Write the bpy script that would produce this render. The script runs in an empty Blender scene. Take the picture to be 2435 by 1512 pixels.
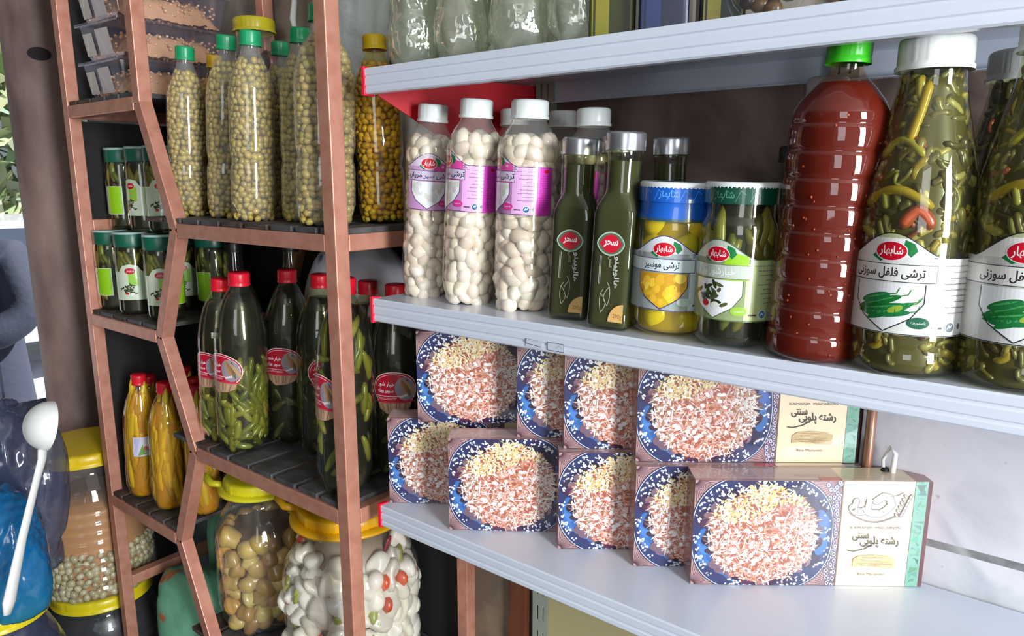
import bpy, bmesh, math, random, unicodedata
import numpy as np
from math import sin, cos, pi, radians, sqrt, atan2, atan
from mathutils import Vector, Quaternion, Matrix
random.seed(7); rng = np.random.default_rng(7)
SC = bpy.context.scene
COL = SC.collection
# ---------------------------------------------------------------- camera
AZ = radians(38.0); PIT = atan(331 / 1700.0)
cam_d = bpy.data.cameras.new('camera'); cam = bpy.data.objects.new('camera', cam_d); COL.objects.link(cam)
cam_d.sensor_width = 36; cam_d.lens = 36 * 1700 / 2435.0; cam_d.clip_start = .02
fw = Vector((-sin(AZ) * cos(PIT), cos(AZ) * cos(PIT), -sin(PIT)))
cam.rotation_euler = fw.to_track_quat('-Z', 'Y').to_euler()
SC.camera = cam
# ---------------------------------------------------------------- world, sun, window light, exposure
W = bpy.data.worlds.new('world'); SC.world = W; W.use_nodes = True
bg = W.node_tree.nodes['Background']; bg.inputs[0].default_value = (.80, .90, 1, 1); bg.inputs[1].default_value = .24
def area(name, loc, target, sx, sy, power, col):
    l = bpy.data.lights.new(name, 'AREA'); l.shape = 'RECTANGLE'; l.size = sx; l.size_y = sy; l.energy = power; l.color = col
    o = bpy.data.objects.new(name, l); COL.objects.link(o); o.location = loc
    o.rotation_euler = (Vector(target) - Vector(loc)).to_track_quat('-Z', 'Y').to_euler(); return o
area('shop_window_light', (2.3, -.35, .15), (-.7, .7, -.2), .6, 1.7, 125, (.90, .95, 1))
area('front_right_light', (.9, -2.2, .5), (-.8, .7, -.2), .9, 1.6, 16, (.93, .97, 1))  # soft area lamp from the front right, reaches the front-facing surfaces
sun_d = bpy.data.lights.new('sun', 'SUN'); sun_d.energy = 12; sun_d.angle = .02
sun = bpy.data.objects.new('sun', sun_d); COL.objects.link(sun)
sun.rotation_euler = Vector((-.5, -1, -1.1)).to_track_quat('-Z', 'Y').to_euler()
SC.view_settings.view_transform = 'Standard'; SC.view_settings.look = 'None'
SC.view_settings.gamma = 1; SC.view_settings.use_curve_mapping = False
SC.view_settings.exposure = .22
SC.cycles.transparent_max_bounces = 24; SC.cycles.max_bounces = 8; SC.cycles.use_denoising = True
SC.cycles.caustics_reflective = False; SC.cycles.caustics_refractive = False
# ---------------------------------------------------------------- helpers
def lin(c):
    return tuple((x / 255 / 12.92 if x / 255 <= .04045 else ((x / 255 + .055) / 1.055) ** 2.4) for x in c)
def newmat(name):
    m = bpy.data.materials.new(name); m.use_nodes = True; nt = m.node_tree
    return m, nt, nt.nodes['Principled BSDF']
def mat(name, col, rough=.5, metal=0, coat=0, spec=.5, noise=None, bump=None, trans=0):
    m, nt, b = newmat(name); N = nt.nodes; L = nt.links
    b.inputs['Base Color'].default_value = (*lin(col), 1); b.inputs['Roughness'].default_value = rough
    b.inputs['Metallic'].default_value = metal; b.inputs['Coat Weight'].default_value = coat
    b.inputs['Specular IOR Level'].default_value = spec
    if noise:
        col2, sc, lo, hi = noise[:4]
        t = N.new('ShaderNodeTexCoord'); n = N.new('ShaderNodeTexNoise'); n.inputs['Scale'].default_value = sc; n.inputs['Detail'].default_value = 6
        r = N.new('ShaderNodeMapRange'); r.inputs[1].default_value = lo; r.inputs[2].default_value = hi
        x = N.new('ShaderNodeMix'); x.data_type = 'RGBA'; x.inputs[6].default_value = (*lin(col), 1); x.inputs[7].default_value = (*lin(col2), 1)
        mp = N.new('ShaderNodeMapping'); mp.inputs['Scale'].default_value = noise[4] if len(noise) > 4 else (1, 1, 1)
        L.new(t.outputs['Object'], mp.inputs[0]); L.new(mp.outputs[0], n.inputs['Vector']); L.new(n.outputs['Fac'], r.inputs[0]); L.new(r.outputs[0], x.inputs[0]); L.new(x.outputs[2], b.inputs['Base Color'])
    if bump:
        t = N.new('ShaderNodeTexCoord'); n = N.new('ShaderNodeTexNoise'); n.inputs['Scale'].default_value = bump[0]; n.inputs['Detail'].default_value = 5
        k = N.new('ShaderNodeBump'); k.inputs['Strength'].default_value = bump[1]; k.inputs['Distance'].default_value = bump[2]
        L.new(t.outputs['Object'], n.inputs['Vector']); L.new(n.outputs['Fac'], k.inputs['Height']); L.new(k.outputs[0], b.inputs['Normal'])
    return m
def attr_mat(name, rough=.4, coat=0, spec=.5, bump=None):
    m = mat(name, (200, 200, 200), rough, 0, coat, spec, None, bump)
    a = m.node_tree.nodes.new('ShaderNodeAttribute'); a.attribute_name = 'Col'
    m.node_tree.links.new(a.outputs['Color'], m.node_tree.nodes['Principled BSDF'].inputs['Base Color']); return m
def clear(name, tint, ior=1.45, rough=.04, haze=0.0, hazecol=(235, 235, 230), bump=None, base=.0):
    """thin clear plastic or glass: tinted see-through with a Fresnel reflection and a little milky haze"""
    m, nt, b = newmat(name); N = nt.nodes; L = nt.links; N.remove(b); out = N['Material Output']
    t = N.new('ShaderNodeBsdfTransparent'); t.inputs[0].default_value = (*tint, 1)
    d = N.new('ShaderNodeBsdfDiffuse'); d.inputs[0].default_value = (*lin(hazecol), 1)
    m0 = N.new('ShaderNodeMixShader'); m0.inputs[0].default_value = haze; L.new(t.outputs[0], m0.inputs[1]); L.new(d.outputs[0], m0.inputs[2])
    g = N.new('ShaderNodeBsdfGlossy'); g.inputs['Roughness'].default_value = rough; g.inputs[0].default_value = (1, 1, 1, 1)
    f = N.new('ShaderNodeFresnel'); f.inputs[0].default_value = ior
    a = N.new('ShaderNodeMath'); a.operation = 'ADD'; a.inputs[1].default_value = base; a.use_clamp = True
    gm = N.new('ShaderNodeNewGeometry'); mul = N.new('ShaderNodeMath'); mul.operation = 'MULTIPLY'
    inv = N.new('ShaderNodeMath'); inv.operation = 'SUBTRACT'; inv.inputs[0].default_value = 1; L.new(gm.outputs['Backfacing'], inv.inputs[1])
    L.new(f.outputs[0], a.inputs[0]); L.new(a.outputs[0], mul.inputs[0]); L.new(inv.outputs[0], mul.inputs[1])
    mx = N.new('ShaderNodeMixShader'); L.new(mul.outputs[0], mx.inputs[0]); L.new(m0.outputs[0], mx.inputs[1]); L.new(g.outputs[0], mx.inputs[2]); L.new(mx.outputs[0], out.inputs[0])
    if bump:
        tc = N.new('ShaderNodeTexCoord'); n = N.new('ShaderNodeTexNoise'); n.inputs['Scale'].default_value = bump[0]
        k = N.new('ShaderNodeBump'); k.inputs['Strength'].default_value = bump[1]; k.inputs['Distance'].default_value = bump[2]
        L.new(tc.outputs['Object'], n.inputs['Vector']); L.new(n.outputs['Fac'], k.inputs['Height']); L.new(k.outputs[0], g.inputs['Normal']); L.new(k.outputs[0], f.inputs['Normal'])
    return m
def link(name, me, parent=None, m=None):
    o = bpy.data.objects.new(name, me); COL.objects.link(o)
    if parent is not None: o.parent = parent
    return o
class MB:
    def __init__(s): s.V = []; s.F = []; s.C = []; s.M = []; s.n = 0; s.S = []
    def add(s, v, f, col=(200, 200, 200), m=0, smooth=True):
        v = np.asarray(v, float).reshape(-1, 3); s.V.append(v); k = s.n
        s.F.extend([tuple(i + k for i in q) for q in f]); s.n += len(v)
        c = lin(col); s.C.extend([c] * len(f)); s.M.extend([m] * len(f)); s.S.extend([smooth] * len(f)); return s
    def box(s, x0, x1, y0, y1, z0, z1, col=(200, 200, 200), m=0):
        v = [(x, y, z) for x in (x0, x1) for y in (y0, y1) for z in (z0, z1)]
        return s.add(v, [(0, 1, 3, 2), (4, 6, 7, 5), (0, 4, 5, 1), (2, 3, 7, 6), (0, 2, 6, 4), (1, 5, 7, 3)], col, m, False)
    def lathe(s, prof, seg=40, warp=None, col=(200, 200, 200), m=0, cx=0, cy=0, cap0=False, cap1=False, smooth=True):
        n = len(prof); v = []
        for (r, z) in prof:
            for j in range(seg):
                t = 2 * pi * j / seg; rr, zz = (r, z) if warp is None else warp(r, z, t)
                v.append((cx + rr * cos(t), cy + rr * sin(t), zz))
        f = [(i * seg + j, i * seg + (j + 1) % seg, (i + 1) * seg + (j + 1) % seg, (i + 1) * seg + j) for i in range(n - 1) for j in range(seg)]
        if cap0: f.append(tuple(range(seg - 1, -1, -1)))
        if cap1: f.append(tuple((n - 1) * seg + j for j in range(seg)))
        return s.add(v, f, col, m, smooth)
    def tube(s, path, rad, seg=8, col=(200, 200, 200), m=0, flat=1.0):
        P = [Vector(p) for p in path]; n = len(P); v = []
        R = rad if hasattr(rad, '__len__') else [rad] * n
        side = None
        for i in range(n):
            t = (P[min(i + 1, n - 1)] - P[max(i - 1, 0)]).normalized()
            if side is None: side = t.orthogonal().normalized()
            side = (side - t * side.dot(t)).normalized(); b = t.cross(side)
            for j in range(seg):
                a = 2 * pi * j / seg; v.append(P[i] + side * (R[i] * cos(a)) + b * (R[i] * flat * sin(a)))
        f = [(i * seg + j, i * seg + (j + 1) % seg, (i + 1) * seg + (j + 1) % seg, (i + 1) * seg + j) for i in range(n - 1) for j in range(seg)]
        f += [tuple(range(seg - 1, -1, -1)), tuple((n - 1) * seg + j for j in range(seg))]
        return s.add([tuple(q) for q in v], f, col, m, True)
    def prism(s, prof, x0, x1, col=(200, 200, 200), m=0, axis=0):
        """closed 2-D outline (a, z) swept along x (axis 0) or y (axis 1)"""
        n = len(prof)
        mk = (lambda t, p: (t, p[0], p[1])) if axis == 0 else (lambda t, p: (p[0], t, p[1]))
        v = [mk(x0, p) for p in prof] + [mk(x1, p) for p in prof]
        f = [(i, (i + 1) % n, n + (i + 1) % n, n + i) for i in range(n)] + [tuple(range(n - 1, -1, -1)), tuple(range(n, 2 * n))]
        return s.add(v, f, col, m, False)
    def build(s, name, mats, parent=None, auto=None, bevel=0, stuff=False):
        me = bpy.data.meshes.new(name); V = np.concatenate(s.V)
        me.from_pydata(V.tolist(), [], s.F); mats = mats if isinstance(mats, (list, tuple)) else [mats]
        for q in mats: me.materials.append(q)
        me.polygons.foreach_set('material_index', s.M); me.polygons.foreach_set('use_smooth', s.S)
        lt = np.array([len(q) for q in s.F]); cc = np.repeat(np.array([(*c, 1) for c in s.C], dtype=np.float32), lt, axis=0)
        ca = me.color_attributes.new('Col', 'FLOAT_COLOR', 'CORNER'); ca.data.foreach_set('color', cc.ravel())
        bm = bmesh.new(); bm.from_mesh(me); 
        if len(s.F) < 6000: bmesh.ops.recalc_face_normals(bm, faces=bm.faces)
        bm.to_mesh(me); bm.free(); me.update()
        o = link(name, me, parent)
        if bevel:
            b = o.modifiers.new('bevel', 'BEVEL'); b.width = bevel; b.segments = 2; b.limit_method = 'ANGLE'
        if stuff: o['kind'] = 'stuff'
        return o
def ico(sub):
    bm = bmesh.new(); bmesh.ops.create_icosphere(bm, subdivisions=sub, radius=1)
    v = np.array([x.co[:] for x in bm.verts]); f = [tuple(q.index for q in p.verts) for p in bm.faces]; bm.free(); return v, f
ICO1, ICO2, ICO3 = ico(1), ico(2), ico(3)
def rotm(a, b, c):
    return np.array(Matrix.Rotation(a, 3, 'X') @ Matrix.Rotation(b, 3, 'Y') @ Matrix.Rotation(c, 3, 'Z'))
def blob(mb, c, rad, rot=(0, 0, 0), col=(200, 200, 200), m=0, lump=0, base=ICO2, seed=0):
    v = base[0].copy()
    if lump:
        r = np.random.default_rng(seed); k = r.normal(size=(5, 3)) * 2.2; ph = r.uniform(0, 6, 5)
        d = sum(np.sin(v @ k[i] + ph[i]) for i in range(5)) / 5; v = v * (1 + lump * d)[:, None]
    v = (v * np.array(rad)) @ rotm(*rot).T + np.array(c); mb.add(v, base[1], col, m, True)
def root(name, loc, label, cat, group=None, rz=0):
    o = bpy.data.objects.new(name, None); COL.objects.link(o); o.location = loc; o.rotation_euler = (0, 0, rz)
    o.empty_display_size = .05; tag(o, label, cat, group); return o
def tag(o, label, cat, group=None):
    o['label'] = label; o['category'] = cat
    if group: o['group'] = group
    return o
def struct(o): o['kind'] = 'structure'; return o
def copy_tree(src, parent=None):
    c = src.copy(); COL.objects.link(c); c.parent = parent
    for ch in list(src.children): copy_tree(ch, c)
    return c
def facing(x, y): return atan2(-x, y)          # yaw that turns a thing's front (local -Y) towards the aisle where the viewer stands
def pose(o, loc, lean=0, h=.3, yaw=0, leany=0):
    o.location = loc
    q = Vector((0, 0, 1)).rotation_difference(Vector((lean, leany, h)).normalized()) @ Quaternion((0, 0, 1), yaw)
    o.rotation_euler = q.to_euler()
# ---------------------------------------------------------------- joined Persian lettering
FORMS = {}
for cp in list(range(0xFB50, 0xFC00)) + list(range(0xFE70, 0xFEFD)):
    d = unicodedata.decomposition(chr(cp)).split()
    if len(d) == 2 and d[0] in ('<isolated>', '<final>', '<initial>', '<medial>'): FORMS.setdefault(chr(int(d[1], 16)), {})[d[0][1:-1]] = chr(cp)
def shape(t):
    out = []
    joins = lambda c: c in FORMS and 'initial' in FORMS[c]
    for i, c in enumerate(t):
        p = i > 0 and joins(t[i - 1]) and c in FORMS and 'final' in FORMS[c]
        n = joins(c) and i + 1 < len(t) and t[i + 1] in FORMS and 'final' in FORMS[t[i + 1]]
        k = 'medial' if p and n else 'final' if p else 'initial' if n else 'isolated'
        out.append(FORMS[c].get(k, c) if c in FORMS else c)
    return ''.join(reversed(out))
_tc = {}
def text_mesh(t, bold):
    if (t, bold) not in _tc:
        c = bpy.data.curves.new('t', 'FONT'); c.body = t; c.resolution_u = 3; c.offset = bold
        o = bpy.data.objects.new('t', c); COL.objects.link(o); bpy.context.view_layer.update()
        dg = bpy.context.evaluated_depsgraph_get(); me = bpy.data.meshes.new_from_object(o.evaluated_get(dg))
        v = np.array([q.co[:] for q in me.vertices]); f = [tuple(p.vertices) for p in me.polygons]
        bpy.data.objects.remove(o); bpy.data.curves.remove(c); bpy.data.meshes.remove(me); _tc[(t, bold)] = (v, f)
    return _tc[(t, bold)]
def clip(pts, x0, x1, y0, y1):
    for ax, lim, sg in ((0, x0, 1), (0, x1, -1), (1, y0, 1), (1, y1, -1)):
        out = []
        for i in range(len(pts)):
            a, b = pts[i - 1], pts[i]; da, db = (a[ax] - lim) * sg, (b[ax] - lim) * sg
            if (da >= 0) != (db >= 0):
                t = da / (da - db); out.append((a[0] + (b[0] - a[0]) * t, a[1] + (b[1] - a[1]) * t))
            if db >= 0: out.append(b)
        pts = out
        if not pts: return []
    return pts
class Decal:
    """printed matter: coloured shapes in a 2-D sheet, laid flat or wrapped round a bottle"""
    def __init__(s, lim=None): s.bm = bmesh.new(); s.cl = s.bm.loops.layers.float_color.new('Col'); s.z = 0; s.lim = lim
    def up(s, d=.00004): s.z += d
    def poly(s, pts, col):
        if s.lim: pts = clip(pts, *s.lim)
        if len(pts) < 3: return
        vs = [s.bm.verts.new((p[0], p[1], s.z)) for p in pts]
        f = s.bm.faces.new(vs); f.normal_update(); c = (*lin(col), 1)
        if f.normal.z < 0: f.normal_flip()
        for l in f.loops: l[s.cl] = c
        return f
    def rect(s, x0, x1, y0, y1, col): s.poly([(x0, y0), (x1, y0), (x1, y1), (x0, y1)], col)
    def frame(s, x0, x1, y0, y1, w, col):
        s.rect(x0, x1, y0, y0 + w, col); s.rect(x0, x1, y1 - w, y1, col); s.rect(x0, x0 + w, y0, y1, col); s.rect(x1 - w, x1, y0, y1, col)
    def ell(s, x, y, rx, ry, col, n=20, a=0):
        s.poly([(x + rx * cos(t) * cos(a) - ry * sin(t) * sin(a), y + rx * cos(t) * sin(a) + ry * sin(t) * cos(a)) for t in [2 * pi * i / n for i in range(n)]], col)
    def line(s, pts, w, col):
        for a, b in zip(pts, pts[1:]):
            d = Vector((b[0] - a[0], b[1] - a[1])); 
            if d.length < 1e-9: continue
            d.normalize(); nx, ny = -d.y * w / 2, d.x * w / 2
            s.poly([(a[0] + nx, a[1] + ny), (a[0] - nx, a[1] - ny), (b[0] - nx, b[1] - ny), (b[0] + nx, b[1] + ny)], col)
    def text(s, t, x, y, h, col, fa=True, bold=0, width=None, slant=0, rot=0):
        v, f = text_mesh(shape(t) if fa else t, bold); v = v.copy(); lo, hi = v.min(0), v.max(0)
        k = h / (hi[1] - lo[1]); kx = k if width is None else width / (hi[0] - lo[0])
        px = (v[:, 0] - (lo[0] + hi[0]) / 2) * kx; py = (v[:, 1] - (lo[1] + hi[1]) / 2) * k; px = px + py * slant
        c = (*lin(col), 1); vs = [s.bm.verts.new((x + a * cos(rot) - b * sin(rot), y + a * sin(rot) + b * cos(rot), s.z)) for a, b in zip(px, py)]
        for q in f:
            try: g = s.bm.faces.new([vs[i] for i in q])
            except ValueError: continue
            for l in g.loops: l[s.cl] = c
    def done(s, name, m, parent, R=None, z0=0, step=.003, off=.0003, place=None):
        bm = s.bm; bmesh.ops.triangulate(bm, faces=[f for f in bm.faces if len(f.verts) > 4])
        if R:
            xs = [v.co.x for v in bm.verts]; x = math.floor(min(xs) / step) * step
            while x < max(xs):
                x += step
                bmesh.ops.bisect_plane(bm, geom=bm.verts[:] + bm.edges[:] + bm.faces[:], plane_co=(x, 0, 0), plane_no=(1, 0, 0), dist=1e-7)
            for v in bm.verts:
                r = (R(v.co.y + z0) if callable(R) else R) + off + v.co.z; t = v.co.x / (R(v.co.y + z0) if callable(R) else R)
                v.co = (r * sin(t), -r * cos(t), v.co.y + z0)
        elif place:
            for v in bm.verts: v.co = place(v.co)
        me = bpy.data.meshes.new(name); bm.to_mesh(me); bm.free(); me.materials.append(m)
        return link(name, me, parent)
# ---------------------------------------------------------------- materials
M = dict(
    shelf=mat('white_enamel', (214, 220, 232), .28, coat=.3, noise=((208, 214, 227), 3, .4, .7), bump=(60, .05, .0006)),
    red_metal=mat('red_enamel', (196, 16, 34), .45), red_plastic=mat('red_plastic', (225, 30, 60), .35),
    copper=mat('copper_paint', (212, 150, 128), .45, metal=.4, noise=((194, 130, 108), 40, .4, .7)),
    wood=mat('slat_wood', (92, 74, 62), .8, noise=((40, 34, 32), 30, .35, .65, (1, 1, 8)), bump=(90, .5, .002)),
    slat_face=mat('grey_slat_top', (58, 56, 58), .55, noise=((92, 88, 88), 25, .4, .7), bump=(120, .5, .002)),
    rust=mat('rusty_pipe', (160, 132, 122), .6, metal=.1, noise=((104, 82, 78), 9, .35, .65, (1, 1, .35)), bump=(40, .3, .003)),
    dark=mat('dark_shade', (26, 22, 22), .8), black=mat('black_matt', (20, 20, 22), .6),
    print=attr_mat('print', .42, coat=.15), gloss_print=attr_mat('glossy_print', .3, coat=.7), food=attr_mat('pickle', .33, coat=.35), dull=attr_mat('cloth_and_matt', .8, bump=(60, .25, .003)),
    plastic=attr_mat('cap_plastic', .33, spec=.5), metalcap=mat('silver_cap', (186, 186, 192), .28, metal=.85),
    pet=clear('clear_pet', (.97, .97, .96), haze=.05, base=.015, bump=(28, .35, .002)),
    petmilk=clear('soft_pet', (.95, .94, .91), haze=.10, base=.015, bump=(30, .35, .002)),
    glass=clear('clear_glass', (.97, .985, .97), ior=1.5, base=.02, rough=.02),
    olive=clear('olive_brine_pet', (.82, .82, .62), haze=.01, base=.02, bump=(26, .4, .002)),
    oliveg=clear('olive_brine_glass', (.78, .80, .62), ior=1.5, haze=.01, base=.02, rough=.02),
    yel=clear('yellow_brine_pet', (.96, .86, .50), haze=.02, base=.02, bump=(26, .4, .002)),
    water=clear('water_pet', (.88, .90, .85), ior=1.6, haze=.12, hazecol=(222, 226, 206), base=.06, rough=.03, bump=(38, 1, .008)),
    sauce=attr_mat('thick_sauce', .65, spec=.2), redpet=clear('red_sauce_pet', (.98, .80, .72), haze=.0, base=.02, rough=.03),
    tub=clear('milky_tub', (.94, .93, .96), haze=.12, hazecol=(190, 184, 205), base=.02, rough=.1),
    bag=clear('thin_bag', (.66, .70, .82), haze=.4, hazecol=(92, 98, 126), base=.03, rough=.15, bump=(14, .8, .02)),
    bluebag=clear('blue_bag', (.25, .62, .85), haze=.5, hazecol=(20, 130, 190), base=.03, rough=.15, bump=(18, .8, .02)),
    white=mat('white_plastic', (236, 236, 232), .3), sheet=mat('white_bag_film', (222, 224, 230), .45, bump=(22, .7, .012)),
)
P2 = lambda *a: [(x, z) for x, z in a]
# ---------------------------------------------------------------- the room
def stone_wall():
    m, nt, b = newmat('stone_cladding'); N = nt.nodes; L = nt.links
    tc = N.new('ShaderNodeTexCoord'); sp = N.new('ShaderNodeSeparateXYZ'); L.new(tc.outputs['Object'], sp.inputs[0])
    n = N.new('ShaderNodeTexNoise'); n.inputs['Scale'].default_value = 7; n.inputs['Detail'].default_value = 8; n.inputs['Distortion'].default_value = 1.2; L.new(tc.outputs['Object'], n.inputs['Vector'])
    def tone_bands(stops):
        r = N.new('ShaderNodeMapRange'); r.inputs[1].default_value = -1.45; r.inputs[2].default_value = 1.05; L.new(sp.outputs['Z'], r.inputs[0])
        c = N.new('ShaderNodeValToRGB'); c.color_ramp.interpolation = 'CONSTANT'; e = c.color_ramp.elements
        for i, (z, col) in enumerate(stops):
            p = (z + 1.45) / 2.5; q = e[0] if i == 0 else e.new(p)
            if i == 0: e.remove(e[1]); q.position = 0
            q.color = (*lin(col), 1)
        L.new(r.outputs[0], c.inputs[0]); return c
    A = tone_bands([(-1.45, (150, 160, 158)), (-.53, (222, 220, 222)), (-.449, (120, 120, 120)), (-.437, (222, 218, 222)), (-.17, (146, 124, 114)), (.15, (170, 160, 148))])  # dark brown band between the decks has the top deck's shade painted in
    B = tone_bands([(-1.45, (104, 118, 120)), (-.53, (186, 190, 196)), (-.449, (200, 196, 194)), (-.437, (186, 182, 190)), (-.17, (88, 72, 66)), (.15, (140, 130, 122))])
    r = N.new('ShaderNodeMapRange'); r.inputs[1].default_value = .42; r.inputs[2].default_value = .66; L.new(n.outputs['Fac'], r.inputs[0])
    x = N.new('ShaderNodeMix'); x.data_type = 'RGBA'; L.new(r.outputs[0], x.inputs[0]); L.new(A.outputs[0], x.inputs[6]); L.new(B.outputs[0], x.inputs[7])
    v = N.new('ShaderNodeTexVoronoi'); v.feature = 'DISTANCE_TO_EDGE'; v.inputs['Scale'].default_value = 4; wv = N.new('ShaderNodeMix'); wv.data_type = 'RGBA'
    n2 = N.new('ShaderNodeTexNoise'); n2.inputs['Scale'].default_value = 60; L.new(tc.outputs['Object'], n2.inputs['Vector'])
    r2 = N.new('ShaderNodeMapRange'); r2.inputs[1].default_value = .72; r2.inputs[2].default_value = .8; r2.inputs[4].default_value = .6; L.new(n2.outputs['Fac'], r2.inputs[0])
    x2 = N.new('ShaderNodeMix'); x2.data_type = 'RGBA'; x2.inputs[7].default_value = (.05, .045, .05, 1); L.new(r2.outputs[0], x2.inputs[0]); L.new(x.outputs[2], x2.inputs[6])
    L.new(x2.outputs[2], b.inputs['Base Color']); b.inputs['Roughness'].default_value = .45
    k = N.new('ShaderNodeBump'); k.inputs['Strength'].default_value = .25; k.inputs['Distance'].default_value = .003; L.new(n.outputs['Fac'], k.inputs['Height']); L.new(k.outputs[0], b.inputs['Normal'])
    N.remove(v); N.remove(wv); return m
YW = .955
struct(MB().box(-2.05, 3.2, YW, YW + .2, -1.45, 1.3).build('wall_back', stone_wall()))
struct(MB().box(-2.6, 3.2, -3.2, YW + .2, -1.5, -1.45).build('floor', mat('shop_floor', (120, 116, 112), .6, noise=((90, 86, 84), 5, .4, .6))))
struct(MB().box(-2.2, 3.2, -3.2, YW + .2, 1.3, 1.4).build('ceiling', mat('shop_ceiling', (190, 188, 182), .9)))
struct(MB().box(-2.55, -2.45, -3.2, .1, -1.45, 1.3).build('shade_wall_left', M['dark']))  # unseen dark wall, added to darken the rack's front faces
struct(MB().box(-2.45, .1, -3.3, -3.2, -1.45, 1.3).build('shade_wall_front', mat('shade_wall', (120, 112, 104), .9)))  # unseen wall, added to cut the ambient light reaching the rack fronts
# wall return beside the entrance: dark end of the stone wall and the wooden post under the lowest deck
# ---------------------------------------------------------------- white steel wall shelf, three decks
YF, XL, XR = .682, -.787, .75
def deck(z, label, cap_red=True):
    t = root('shelf_deck', (XL, YF, z), label, 'shelf', 'white steel decks of the wall shelf')
    h = .034; e = .0012
    lip = [(0, 0), (-.0012, -.002), (-.0012, -.009), (.0002, -.0105), (.0002, -.0125), (-.001, -.014), (-.001, -.022), (.0002, -.0235), (.0002, -.0255), (-.0008, -.027), (-.0008, -h + .002), (.001, -h), (.012, -h), (.012, -h + e), (.003, -h + e), (.003, -.003)]
    back = [(YW - YF - .008, -.003), (YW - YF - .008, -h + e), (YW - YF - .02, -h + e), (YW - YF - .02, -h), (YW - YF - .006, -h), (YW - YF - .006, 0)]
    MB().prism(lip + back, 0, XR - XL).build('tray', M['shelf'], t)
    cap = MB().prism([(-.003, .003), (-.003, -.036), (.016, -.036), (.016, .001)], -.006, 0, (228, 24, 58)).build('end_cap', M['plastic'], t, bevel=.001)
    return t
deck(.148, 'highest white steel shelf deck carrying the clear water bottles')
deck(-.170, 'white steel shelf deck carrying the garlic, sauce and pickle jars')
deck(-.492, 'lowest white steel shelf deck carrying the macaroni boxes')
# clear price ticket pockets on the middle deck's lip
for k, (x, l) in enumerate([(-.510, 'small clear price ticket stuck to the deck lip, bent nearly flat'), (-.478, 'small clear price ticket stuck to the deck lip, with a full black outline')]):
    d = Decal(); d.rect(0, .024, 0, .010, (205, 211, 224)); d.up(); 
    if k: d.frame(.0, .024, .0, .010, .0006, (60, 62, 70)); d.line([(.012, .004), (.017, .007), (.021, .004)], .0004, (120, 122, 130))
    else: d.line([(.0, .010), (.0, .004), (.022, .002)], .0007, (60, 62, 70)); d.line([(0, .010), (.018, .0085)], .0004, (110, 112, 120))
    o = d.done('price_ticket', M['gloss_print'], None, place=lambda c: Vector((c.x, -.0004 - c.z, c.y)))
    o.location = (x, YF - .0014, -.2005 + .004 * 0); tag(o, l, 'sticker', 'price tickets')
def bracket(x0, y0, x1, y1, z, label, d0=.012, d1=.10, col='red_metal', name='shelf_bracket'):
    dx, dy = x1 - x0, y1 - y0; L = sqrt(dx * dx + dy * dy)
    o = MB().prism([(0, 0), (L, 0), (L, -d1), (L * .9, -d1 * .98), (0, -d0)], -.0015, .0015, axis=0).build(name, M[col])
    o.location = (x0, y0, z); o.rotation_euler = (0, 0, atan2(dy, dx) - pi / 2); tag(o, label, 'bracket'); return o
bracket(-.783, .700, -.693, .948, .143, 'red triangular steel bracket under the end of the highest deck', .030, .165)
def slotted(x, z0, z1, label):
    t = root('shelf_upright', (x, YW - .012, z0), label, 'shelf post')
    mb = MB(); H = z1 - z0
    # face strip pieces between the slot pairs
    n = int(H / .05)
    for i in range(n):
        a = i * .05; mb.box(-.015, .015, -.001, .001, a, a + .022)
        for p, q in ((-.015, -.0075), (-.0045, .0045), (.0075, .015)): mb.box(p, q, -.001, .001, a + .022, a + .05)
    mb.box(-.015, .015, -.001, .001, n * .05, H); mb.box(-.0165, -.015, -.001, .010, 0, H); mb.box(.015, .0165, -.001, .010, 0, H)
    mb.build('channel', mat('putty_steel', (158, 166, 148), .5), t); MB().box(-.0145, .0145, .0085, .0095, 0, H).build('backing', M['black'], t)
slotted(-.672, -1.3, .9, 'slotted grey steel post on the wall behind the garlic bottles')
slotted(-.236, -.15, .9, 'slotted grey steel post on the wall behind the tall red sauce bottle')
# timber strip, tile and boards under the lowest deck
o = MB().box(-.735, -.700, YW - .022, YW - .001, -1.4, -.535).build('wooden_batten', mat('stained_batten', (112, 62, 40), .5, noise=((80, 40, 26), 20, .4, .6, (1, 1, .2)))); tag(o, 'narrow stained wooden batten on the wall beside the slotted post', 'batten')
o = MB().box(-.655, .75, YW - .012, YW - .001, -1.4, -.62).build('plaster_board', mat('yellow_plaster', (186, 176, 130), .8, noise=((160, 148, 100), 6, .4, .6))); tag(o, 'yellowed board on the wall below the lowest shelf deck', 'board')
o = MB().box(-.85, -.737, YW - .010, YW - .001, -1.4, -.535).build('stone_tile', mat('tan_tile', (150, 132, 108), .5, noise=((112, 96, 82), 9, .4, .6))); tag(o, 'tan brown stone tile on the wall left of the wooden batten'.replace('left of', 'beside'), 'tile')
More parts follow.
